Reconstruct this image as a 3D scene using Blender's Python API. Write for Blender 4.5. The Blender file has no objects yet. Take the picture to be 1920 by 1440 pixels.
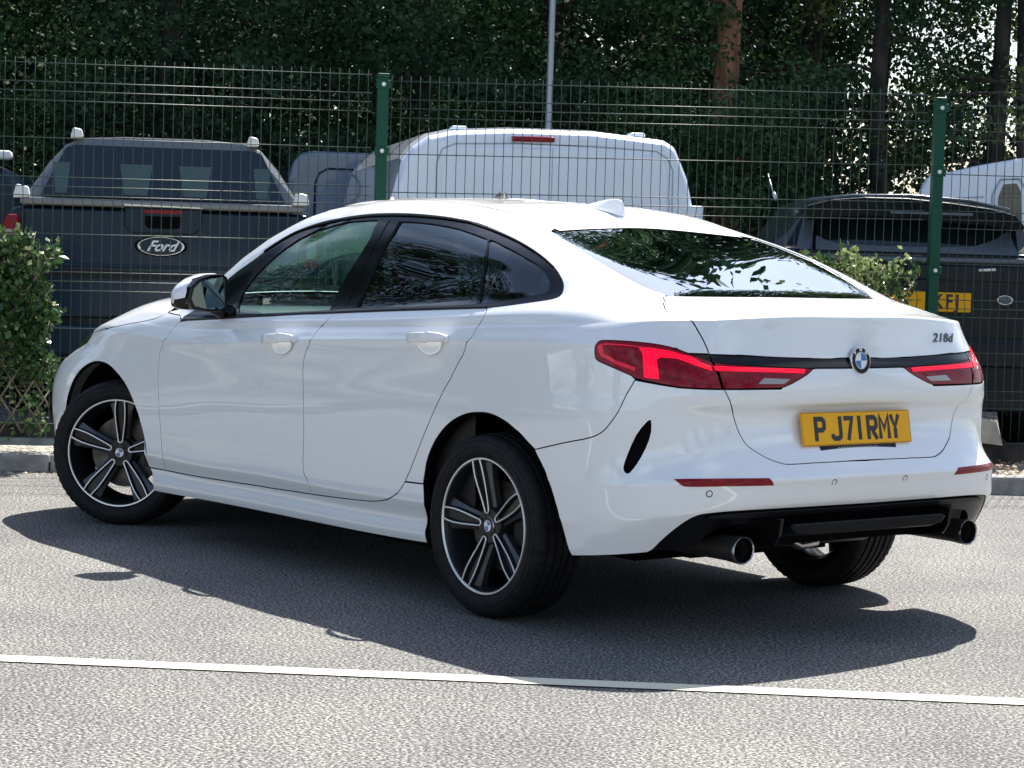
import bpy, bmesh, math, random
import numpy as np
from mathutils import Vector, Matrix
from mathutils.geometry import delaunay_2d_cdt

# ------------------------------------------------------------------ camera, sky, sun, exposure
SC = bpy.context.scene
CAMPOS = (-6.03305934, 5.49332853, 1.28843696)
RGT = (-0.6145879, -0.78821647, 0.03156755)
UPV = (0.06941165, -0.01417291, 0.99748742)
FWD = (0.78578861, -0.61523485, -0.06342191)
cd = bpy.data.cameras.new("camera"); cam = bpy.data.objects.new("camera", cd)
SC.collection.objects.link(cam); SC.camera = cam
cd.sensor_width = 36; cd.sensor_fit = 'HORIZONTAL'; cd.lens = 78.70; cd.clip_start = .1; cd.clip_end = 2000
cam.matrix_world = Matrix(((RGT[0], UPV[0], -FWD[0], CAMPOS[0]), (RGT[1], UPV[1], -FWD[1], CAMPOS[1]),
                           (RGT[2], UPV[2], -FWD[2], CAMPOS[2]), (0, 0, 0, 1)))
SUN = Vector((.43, -.61, 1.0)).normalized()
EL = math.asin(SUN.z); AZ = math.atan2(SUN.x, SUN.y)
sl = bpy.data.lights.new("sun", 'SUN'); sl.energy = 5.0; sl.angle = math.radians(.53); sl.color = (1, .96, .89)
so = bpy.data.objects.new("sun", sl); SC.collection.objects.link(so)
so.rotation_euler = SUN.to_track_quat('Z', 'Y').to_euler()
W = bpy.data.worlds.new("World"); SC.world = W; W.use_nodes = True
nt = W.node_tree; N = nt.nodes; L = nt.links
for n in list(N): N.remove(n)
wo = N.new('ShaderNodeOutputWorld'); bg = N.new('ShaderNodeBackground'); sky = N.new('ShaderNodeTexSky')
sky.sky_type = 'NISHITA'; sky.sun_disc = False; sky.sun_elevation = EL; sky.sun_rotation = AZ
sky.air_density = 1.0; sky.dust_density = 1.2; sky.ozone_density = 1.2
tc = N.new('ShaderNodeTexCoord'); sx = N.new('ShaderNodeSeparateXYZ'); L.new(tc.outputs['Generated'], sx.inputs[0])
ad = N.new('ShaderNodeMath'); ad.operation = 'MAXIMUM'; ad.inputs[1].default_value = 0; L.new(sx.outputs[2], ad.inputs[0])
ad2 = N.new('ShaderNodeMath'); ad2.operation = 'ADD'; ad2.inputs[1].default_value = .22; L.new(ad.outputs[0], ad2.inputs[0])
dv = N.new('ShaderNodeVectorMath'); dv.operation = 'DIVIDE'; L.new(tc.outputs['Generated'], dv.inputs[0])
cb = N.new('ShaderNodeCombineXYZ'); [L.new(ad2.outputs[0], cb.inputs[i]) for i in range(3)]; L.new(cb.outputs[0], dv.inputs[1])
nz = N.new('ShaderNodeTexNoise'); nz.inputs['Scale'].default_value = 1.7; nz.inputs['Detail'].default_value = 7; nz.inputs['Roughness'].default_value = .58
L.new(dv.outputs[0], nz.inputs['Vector'])
cr = N.new('ShaderNodeValToRGB'); cr.color_ramp.elements[0].position = .50; cr.color_ramp.elements[1].position = .70
L.new(nz.outputs['Fac'], cr.inputs[0])
mx = N.new('ShaderNodeMix'); mx.data_type = 'RGBA'; L.new(cr.outputs[0], mx.inputs[0]); L.new(sky.outputs[0], mx.inputs[6])
mx.inputs[7].default_value = (7.6, 8.5, 9.8, 1)
L.new(mx.outputs[2], bg.inputs[0]); bg.inputs[1].default_value = .082; L.new(bg.outputs[0], wo.inputs[0])
SC.view_settings.view_transform = 'Standard'; SC.view_settings.look = 'None'
SC.view_settings.exposure = 1.2; SC.view_settings.gamma = 1; SC.view_settings.use_curve_mapping = False
try:
    SC.cycles.max_bounces = 8; SC.cycles.transparent_max_bounces = 24; SC.cycles.caustics_reflective = False; SC.cycles.caustics_refractive = False
except Exception: pass
random.seed(7); rng = np.random.default_rng(7)
COL = SC.collection

# ------------------------------------------------------------------ materials
def mat(name, col, rough=.5, metal=0., coat=0., coatr=.03, spec=.5, emis=None, es=0.):
    m = bpy.data.materials.new(name); m.use_nodes = True
    b = m.node_tree.nodes['Principled BSDF']
    b.inputs['Base Color'].default_value = (*col, 1); b.inputs['Roughness'].default_value = rough
    b.inputs['Metallic'].default_value = metal; b.inputs['Coat Weight'].default_value = coat
    b.inputs['Coat Roughness'].default_value = coatr; b.inputs['Specular IOR Level'].default_value = spec
    if emis: b.inputs['Emission Color'].default_value = (*emis, 1); b.inputs['Emission Strength'].default_value = es
    return m
def noisy(m, scale, c1, c2, p0=.35, p1=.65, bump=0., bscale=None, detail=4, dist=.01, rough=None, coord='Object', stretch=None):
    nt = m.node_tree; b = nt.nodes['Principled BSDF']; tc = nt.nodes.new('ShaderNodeTexCoord')
    src = tc.outputs[coord]
    if stretch:
        mp = nt.nodes.new('ShaderNodeMapping'); mp.inputs['Scale'].default_value = stretch; nt.links.new(src, mp.inputs[0]); src = mp.outputs[0]
    n = nt.nodes.new('ShaderNodeTexNoise'); n.inputs['Scale'].default_value = scale; n.inputs['Detail'].default_value = detail
    nt.links.new(src, n.inputs['Vector'])
    r = nt.nodes.new('ShaderNodeValToRGB'); r.color_ramp.elements[0].position = p0; r.color_ramp.elements[1].position = p1
    r.color_ramp.elements[0].color = (*c1, 1); r.color_ramp.elements[1].color = (*c2, 1)
    nt.links.new(n.outputs['Fac'], r.inputs[0]); nt.links.new(r.outputs[0], b.inputs['Base Color'])
    if bump:
        n2 = nt.nodes.new('ShaderNodeTexNoise'); n2.inputs['Scale'].default_value = bscale or scale; n2.inputs['Detail'].default_value = 3
        nt.links.new(src, n2.inputs['Vector'])
        bp = nt.nodes.new('ShaderNodeBump'); bp.inputs['Strength'].default_value = bump; bp.inputs['Distance'].default_value = dist
        nt.links.new(n2.outputs['Fac'], bp.inputs['Height']); nt.links.new(bp.outputs[0], b.inputs['Normal'])
    return m
def glass(name, tint, refl=1.0, rough=0.0, ior=1.52, gl=(1, 1, 1)):
    m = bpy.data.materials.new(name); m.use_nodes = True; nt = m.node_tree
    for n in list(nt.nodes): nt.nodes.remove(n)
    o = nt.nodes.new('ShaderNodeOutputMaterial'); t = nt.nodes.new('ShaderNodeBsdfTransparent'); t.inputs[0].default_value = (*tint, 1)
    g = nt.nodes.new('ShaderNodeBsdfGlossy'); g.inputs['Roughness'].default_value = rough; g.inputs['Color'].default_value = (*gl, 1)
    f0 = nt.nodes.new('ShaderNodeLayerWeight'); f0.inputs[0].default_value = .5
    pw = nt.nodes.new('ShaderNodeMath'); pw.operation = 'POWER'; pw.inputs[1].default_value = 5; nt.links.new(f0.outputs['Facing'], pw.inputs[0])
    f = nt.nodes.new('ShaderNodeMath'); f.operation = 'MULTIPLY_ADD'; f.inputs[1].default_value = .957; f.inputs[2].default_value = .043; nt.links.new(pw.outputs[0], f.inputs[0])
    mu = nt.nodes.new('ShaderNodeMath'); mu.operation = 'MULTIPLY'; mu.inputs[1].default_value = refl; mu.use_clamp = True
    x = nt.nodes.new('ShaderNodeMixShader'); nt.links.new(f.outputs[0], mu.inputs[0]); nt.links.new(mu.outputs[0], x.inputs[0])
    nt.links.new(t.outputs[0], x.inputs[1]); nt.links.new(g.outputs[0], x.inputs[2]); nt.links.new(x.outputs[0], o.inputs[0])
    return m
M = {}
M['paint'] = mat('white_paint', (.83, .835, .84), .38, 0, 1.0, .012)
M['paint'].node_tree.nodes['Principled BSDF'].inputs['Coat IOR'].default_value = 1.75
M['blackgloss'] = mat('black_gloss', (.004, .004, .005), .1, spec=.32)
M['suvblack'] = mat('spoiler_black', (.004, .005, .007), .2, spec=.12)
M['blacktrim'] = mat('black_trim', (.008, .008, .009), .4, spec=.25)
M['matteblack'] = mat('matte_black', (.003, .003, .0035), .9, spec=.08)
M['plastic'] = noisy(mat('diffuser_plastic', (.006, .006, .007), .16, spec=.25), 6, (.004, .004, .005), (.008, .008, .009))
M['tyre'] = noisy(mat('tyre_rubber', (.012, .012, .013), .62, spec=.2), 30, (.006, .006, .007), (.013, .013, .014), bump=.15, bscale=90, dist=.002)
M['rimdark'] = mat('dark_grey_alloy', (.012, .013, .015), .28, 0, .1, .05, .3)
M['rimgrey'] = mat('grey_alloy', (.075, .078, .085), .3, .5)
M['machined'] = mat('machined_alloy', (.75, .75, .75), .28, .75)
M['brake'] = noisy(mat('brake_steel', (.16, .14, .13), .45, .8), 20, (.05, .045, .04), (.12, .11, .10))
M['chrome'] = mat('chrome', (.7, .7, .7), .12, 1)
M['steel'] = mat('exhaust_steel', (.42, .41, .40), .25, 1)
M['sootsteel'] = mat('sooty_steel', (.03, .028, .026), .45, .3, spec=.3)
M['winglass'] = glass('window_glass', (.50, .78, .66), 1.2)
M['privacy'] = glass('privacy_glass', (.035, .04, .045), 2.2)
M['reardark'] = glass('rear_window_glass', (.02, .022, .025), 3.0, gl=(.92, .96, 1))
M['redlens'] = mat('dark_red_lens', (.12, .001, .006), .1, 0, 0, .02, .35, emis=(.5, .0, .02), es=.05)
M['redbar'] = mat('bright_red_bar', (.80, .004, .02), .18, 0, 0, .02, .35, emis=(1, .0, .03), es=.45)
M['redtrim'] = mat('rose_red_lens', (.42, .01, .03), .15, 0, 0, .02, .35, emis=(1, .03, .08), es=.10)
M['redrefl'] = noisy(mat('red_reflector', (.3, .002, .01), .15, 0, 0, .02, .3), 60, (.16, .001, .007), (.30, .003, .014))
M['clearlens'] = mat('clear_lens', (.32, .28, .27), .15, 0, 1)
M['plateyel'] = mat('plate_yellow', (.88, .42, .004), .4, spec=.25)
M['platetxt'] = mat('plate_black', (.012, .011, .012), .4)
M['blue'] = mat('badge_blue', (.02, .13, .45), .2, 0, 1)
M['white'] = mat('badge_white', (.8, .8, .8), .25, 0, 1)
M['mirror'] = mat('mirror_glass', (.20, .26, .26), .02, 1)
M['seat'] = mat('seat_fabric', (.02, .02, .022), .85)
M['lining'] = mat('roof_lining', (.35, .34, .32), .9)
M['cream'] = mat('pale_band_fill', (.85, .87, .83), .6)  # pale fill of the added band behind the front window

# asphalt
a = mat('asphalt', (.2, .2, .2), .88, spec=.3); nt = a.node_tree; b = nt.nodes['Principled BSDF']
tc = nt.nodes.new('ShaderNodeTexCoord')
def nn(t, **k):
    n = nt.nodes.new(t)
    for q, v in k.items(): n.inputs[q].default_value = v
    return n
vo = nn('ShaderNodeTexVoronoi', Scale=95.0); n1 = nn('ShaderNodeTexNoise', Scale=98.0, Detail=4.0, Roughness=.7); n2 = nn('ShaderNodeTexNoise', Scale=1.1, Detail=5.0, Roughness=.6)
for n in (vo, n1, n2): nt.links.new(tc.outputs['Object'], n.inputs['Vector'])
r1 = nt.nodes.new('ShaderNodeValToRGB'); e = r1.color_ramp.elements; e[0].position = .41; e[0].color = (.026, .026, .026, 1); e[1].position = .61; e[1].color = (.37, .36, .34, 1)
x = e.new(.5); x.color = (.118, .117, .112, 1)
nt.links.new(n1.outputs['Fac'], r1.inputs[0])
r2 = nt.nodes.new('ShaderNodeValToRGB'); e = r2.color_ramp.elements; e[0].position = .32; e[0].color = (.74, .74, .76, 1); e[1].position = .66; e[1].color = (1.12, 1.1, 1.07, 1)
nt.links.new(n2.outputs['Fac'], r2.inputs[0])
r3 = nt.nodes.new('ShaderNodeMapRange'); r3.inputs[3].default_value = .75; r3.inputs[4].default_value = 1.3; nt.links.new(vo.outputs['Color'], r3.inputs[0])
m1 = nt.nodes.new('ShaderNodeMix'); m1.data_type = 'RGBA'; m1.blend_type = 'MULTIPLY'; m1.inputs[0].default_value = 1
m2 = nt.nodes.new('ShaderNodeMix'); m2.data_type = 'RGBA'; m2.blend_type = 'MULTIPLY'; m2.inputs[0].default_value = 1
nt.links.new(r1.outputs[0], m1.inputs[6]); nt.links.new(r2.outputs[0], m1.inputs[7]); nt.links.new(m1.outputs[2], m2.inputs[6]); nt.links.new(r3.outputs[0], m2.inputs[7])
nt.links.new(m2.outputs[2], b.inputs['Base Color'])
bp = nt.nodes.new('ShaderNodeBump'); bp.inputs['Strength'].default_value = .5; bp.inputs['Distance'].default_value = .005
nt.links.new(n1.outputs['Fac'], bp.inputs['Height']); nt.links.new(bp.outputs[0], b.inputs['Normal'])
M['asphalt'] = a
M['line'] = noisy(mat('line_paint', (.7, .68, .6), .7), 70, (.17, .165, .15), (.66, .625, .49), .27, .37, bump=.4, bscale=85, dist=.005, detail=8)
M['kerb'] = noisy(mat('concrete', (.3, .3, .28), .9), 9, (.19, .185, .17), (.36, .35, .33), bump=.35, bscale=80, dist=.004)
M['gravel'] = noisy(mat('gravel', (.3, .28, .25), .95), 40, (.10, .09, .07), (.50, .46, .38), .4, .62, bump=1, bscale=45, dist=.02)
M['soil'] = noisy(mat('soil', (.06, .05, .035), 1), 3, (.03, .026, .018), (.09, .08, .05), bump=.6, bscale=12, dist=.05)
M['fence'] = mat('green_coated_steel', (.003, .060, .034), .42, .0, 0, spec=.25)
M['bolt'] = mat('zinc_bolt', (.75, .75, .75), .3, .8)
M['wire'] = mat('green_grey_wire', (.022, .048, .038), .42, 0, .1)
M['greysteel'] = mat('galvanised_steel', (.32, .34, .36), .45, .6)
M['rail'] = noisy(mat('weathered_rail', (.2, .24, .24), .7), 12, (.13, .16, .16), (.26, .30, .30))
M['darkblue'] = mat('dark_blue_metallic', (.009, .024, .044), .2, 0, 0, spec=.25)
M['pickup'] = mat('dark_grey_blue_paint', (.011, .026, .046), .16, 0, 0, spec=.26)
M['canopy'] = mat('silver_grey_paint', (.17, .18, .19), .3, .4, .5)
M['vanwhite'] = mat('van_white', (.74, .80, .90), .3, 0, 1)
M['vanseam'] = mat('van_seam', (.36, .42, .50), .5)
M['vanblue'] = mat('van_grey_blue', (.10, .135, .19), .32, .1, 1)
M['whiteplastic'] = mat('white_plastic', (.8, .8, .78), .4)
M['suv'] = mat('suv_black_blue', (.008, .013, .020), .12, .0, 0, spec=.25)
M['suvgrey'] = mat('suv_grey', (.07, .09, .12), .25, .1, .3)
M['darkglass'] = mat('dark_car_glass', (.006, .012, .014), .04, 0, 1, .01)
M['seatghost'] = mat('pale_seat', (.06, .10, .10), .8)
M['brick'] = noisy(mat('red_brick', (.3, .12, .07), .9), 6, (.22, .085, .05), (.34, .15, .09))
M['trellis'] = noisy(mat('willow_lath', (.25, .19, .14), .8), 20, (.16, .12, .085), (.34, .27, .2))
M['card'] = noisy(mat('pale_board', (.4, .36, .3), .9), 14, (.33, .29, .24), (.48, .44, .37))
M['redblur'] = mat('rust_red', (.25, .05, .03), .7)
def leafmat(name, c1, c2, trans=.35, rough=.5):
    m = bpy.data.materials.new(name); m.use_nodes = True; nt = m.node_tree; b = nt.nodes['Principled BSDF']
    g = nt.nodes.new('ShaderNodeNewGeometry'); r = nt.nodes.new('ShaderNodeValToRGB')
    r.color_ramp.elements[0].color = (*c1, 1); r.color_ramp.elements[1].color = (*c2, 1)
    nt.links.new(g.outputs['Random Per Island'], r.inputs[0]); nt.links.new(r.outputs[0], b.inputs['Base Color'])
    b.inputs['Roughness'].default_value = rough; b.inputs['Specular IOR Level'].default_value = (.5 if name.startswith('ivy') else .2)
    t = nt.nodes.new('ShaderNodeBsdfTranslucent'); nt.links.new(r.outputs[0], t.inputs[0])
    x = nt.nodes.new('ShaderNodeMixShader'); x.inputs[0].default_value = trans
    nt.links.new(b.outputs[0], x.inputs[1]); nt.links.new(t.outputs[0], x.inputs[2]); nt.links.new(x.outputs[0], nt.nodes['Material Output'].inputs[0])
    return m
M['leafdark'] = leafmat('dark_foliage', (.012, .030, .016), (.042, .085, .036), .10, .85)
M['leafmid'] = leafmat('mid_foliage', (.019, .048, .020), (.064, .125, .046), .14, .8)
M['leafbright'] = leafmat('bright_foliage', (.04, .07, .015), (.13, .17, .05), .3, .5)  # lighter, yellower leaf tones than the other foliage
M['ivy'] = leafmat('ivy_leaves', (.015, .05, .014), (.075, .15, .04), .2, .3)
M['ivytip'] = leafmat('ivy_tips', (.20, .27, .07), (.42, .46, .22), .25, .3)
M['deadleaf'] = leafmat('dry_leaves', (.20, .13, .07), (.55, .46, .33), .1, .7)
M['bark'] = noisy(mat('pine_bark', (.2, .1, .07), .95), 9, (.14, .065, .035), (.42, .21, .12), bump=.8, bscale=22, dist=.03, stretch=(1, 1, .35))
M['barkdark'] = noisy(mat('dark_bark', (.05, .045, .04), .95), 8, (.02, .018, .016), (.07, .06, .05), bump=.8, bscale=20, dist=.03, stretch=(1, 1, .35))

# ------------------------------------------------------------------ mesh helpers
def link(name, me, parent=None, mats=(), loc=None, rot=None):
    o = bpy.data.objects.new(name, me); COL.objects.link(o)
    if me is not None and mats:
        for m in mats: me.materials.append(m if not isinstance(m, str) else M[m])
    if parent is not None: o.parent = parent
    if loc is not None: o.location = loc
    if rot is not None: o.rotation_euler = rot
    return o
def empty(name, loc=(0, 0, 0), rz=0, parent=None):
    o = bpy.data.objects.new(name, None); COL.objects.link(o); o.location = loc; o.rotation_euler = (0, 0, rz)
    o.empty_display_size = .1
    if parent: o.parent = parent
    return o
def tag(o, label=None, cat=None, group=None, kind=None):
    if label: o['label'] = label
    if cat: o['category'] = cat
    if group: o['group'] = group
    if kind: o['kind'] = kind
    return o
class MB:
    def __init__(s): s.v = []; s.f = []; s.mi = []; s.sm = []
    def add(s, vs, fs, mi=0, smooth=False):
        n = len(s.v); s.v += [tuple(map(float, p)) for p in vs]; s.f += [tuple(i + n for i in f) for f in fs]; s.mi += [mi] * len(fs); s.sm += [smooth] * len(fs); return s
    def box(s, lo, hi, mi=0, T=None):
        x0, y0, z0 = lo; x1, y1, z1 = hi
        vs = [Vector(p) for p in ((x0, y0, z0), (x1, y0, z0), (x1, y1, z0), (x0, y1, z0), (x0, y0, z1), (x1, y0, z1), (x1, y1, z1), (x0, y1, z1))]
        if T is not None: vs = [T @ v for v in vs]
        return s.add(vs, [(0, 3, 2, 1), (4, 5, 6, 7), (0, 1, 5, 4), (1, 2, 6, 5), (2, 3, 7, 6), (3, 0, 4, 7)], mi)
    def tube(s, pts, rad, seg=8, mi=0, cap=True, smooth=True):
        pts = [Vector(p) for p in pts]; n = len(pts)
        rads = rad if hasattr(rad, '__len__') else [rad] * n
        vs = []; up = Vector((0, 0, 1))
        t0 = (pts[1] - pts[0]).normalized()
        if abs(t0.z) > .95: up = Vector((1, 0, 0))
        for i, p in enumerate(pts):
            t = (pts[min(i + 1, n - 1)] - pts[max(i - 1, 0)]).normalized()
            a = t.cross(up).normalized(); b = a.cross(t)
            for k in range(seg):
                w = 2 * math.pi * k / seg; vs.append(p + (a * math.cos(w) + b * math.sin(w)) * rads[i])
        fs = [(i * seg + k, i * seg + (k + 1) % seg, (i + 1) * seg + (k + 1) % seg, (i + 1) * seg + k) for i in range(n - 1) for k in range(seg)]
        s.add(vs, fs, mi, smooth)
        if cap: s.add(vs[:seg], [tuple(range(seg))], mi); s.add(vs[-seg:], [tuple(reversed(range(seg)))], mi)
        return s
    def lathe(s, prof, seg=64, mi=0, axis='Y', c=(0, 0, 0), smooth=True, rmod=None):
        """profile of (radius, along-axis)"""
        vs = []
        for k in range(seg):
            w = 2 * math.pi * k / seg
            for j, (r, h) in enumerate(prof):
                if rmod: r = rmod(k, j, r)
                ca, sa = r * math.cos(w), r * math.sin(w)
                vs.append((c[0] + ca, c[1] + h, c[2] + sa) if axis == 'Y' else ((c[0] + h, c[1] + ca, c[2] + sa) if axis == 'X' else (c[0] + ca, c[1] + sa, c[2] + h)))
        m = len(prof); fs = []
        for k in range(seg):
            q = (k + 1) % seg
            for j in range(m - 1): fs.append((k * m + j, q * m + j, q * m + j + 1, k * m + j + 1))
        return s.add(vs, fs, mi, smooth)
    def disc(s, r, h, seg=48, mi=0, axis='Y', c=(0, 0, 0), a0=0, a1=2 * math.pi, r0=0):
        vs = []; n = seg
        for k in range(n + 1):
            w = a0 + (a1 - a0) * k / n
            for rr in (r0, r):
                ca, sa = rr * math.cos(w), rr * math.sin(w)
                vs.append((c[0] + ca, c[1] + h, c[2] + sa) if axis == 'Y' else (c[0] + h, c[1] + ca, c[2] + sa))
        return s.add(vs, [(2 * k, 2 * k + 1, 2 * k + 3, 2 * k + 2) for k in range(n)], mi)
    def build(s, name, mats, parent=None, auto=None, **k):
        me = bpy.data.meshes.new(name); me.from_pydata(s.v, [], s.f)
        me.polygons.foreach_set('material_index', s.mi); me.polygons.foreach_set('use_smooth', s.sm)
        if not isinstance(mats, (list, tuple)): mats = [mats]
        bm = bmesh.new(); bm.from_mesh(me); bmesh.ops.remove_doubles(bm, verts=bm.verts, dist=1e-5) if auto != 'nomerge' else None
        bmesh.ops.recalc_face_normals(bm, faces=bm.faces) if auto != 'nomerge' else None
        if auto == 'smooth':
            for e in bm.edges:
                if len(e.link_faces) == 2 and e.calc_face_angle(0) > .6: e.smooth = False
        bm.to_mesh(me); bm.free(); me.update()
        return link(name, me, parent, mats, **k)
def grid_quad(w, h, nx, ny): pass
def prism(mb, poly, y0, y1, mi=0, T=None, ax='y'):
    """extrude a 2-D polygon (a,b) between two depths along an axis"""
    def P3(a, b, d): return {'y': (a, d, b), 'x': (d, a, b), 'z': (a, b, d)}[ax]
    n = len(poly); vs = [Vector(P3(a, b, y0)) for a, b in poly] + [Vector(P3(a, b, y1)) for a, b in poly]
    if T is not None: vs = [T @ v for v in vs]
    return mb.add(vs, [tuple(range(n)), tuple(reversed(range(n, 2 * n)))] + [(i, (i + 1) % n, n + (i + 1) % n, n + i) for i in range(n)], mi)
def bevel(o, w=.01, seg=2):
    b = o.modifiers.new('bevel', 'BEVEL'); b.width = w; b.segments = seg; b.limit_method = 'ANGLE'; b.angle_limit = .5
    return o
def text_mesh(name, s, size, mat_, ext=.0006, offset=0., shear=0., parent=None, M4=None, sx=1., align='CENTER', spacing=1.):
    cu = bpy.data.curves.new(name, 'FONT'); cu.body = s; cu.size = size; cu.extrude = ext; cu.offset = offset; cu.shear = shear
    cu.align_x = align; cu.align_y = 'CENTER'; cu.space_character = spacing
    ob = bpy.data.objects.new(name, cu); COL.objects.link(ob)
    dg = bpy.context.evaluated_depsgraph_get(); me = bpy.data.meshes.new_from_object(ob.evaluated_get(dg))
    bpy.data.objects.remove(ob); bpy.data.curves.remove(cu)
    me.transform(Matrix.Diagonal((sx, 1, 1, 1)))
    if M4 is not None: me.transform(M4)
    me.materials.clear()
    return link(name, me, parent, [mat_])
def frame(o, xa, ya):
    """matrix with text x along xa, text y along ya, origin o"""
    xa = Vector(xa).normalized(); ya = Vector(ya).normalized(); za = xa.cross(ya).normalized()
    return Matrix(((xa.x, ya.x, za.x, o[0]), (xa.y, ya.y, za.y, o[1]), (xa.z, ya.z, za.z, o[2]), (0, 0, 0, 1)))
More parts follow.
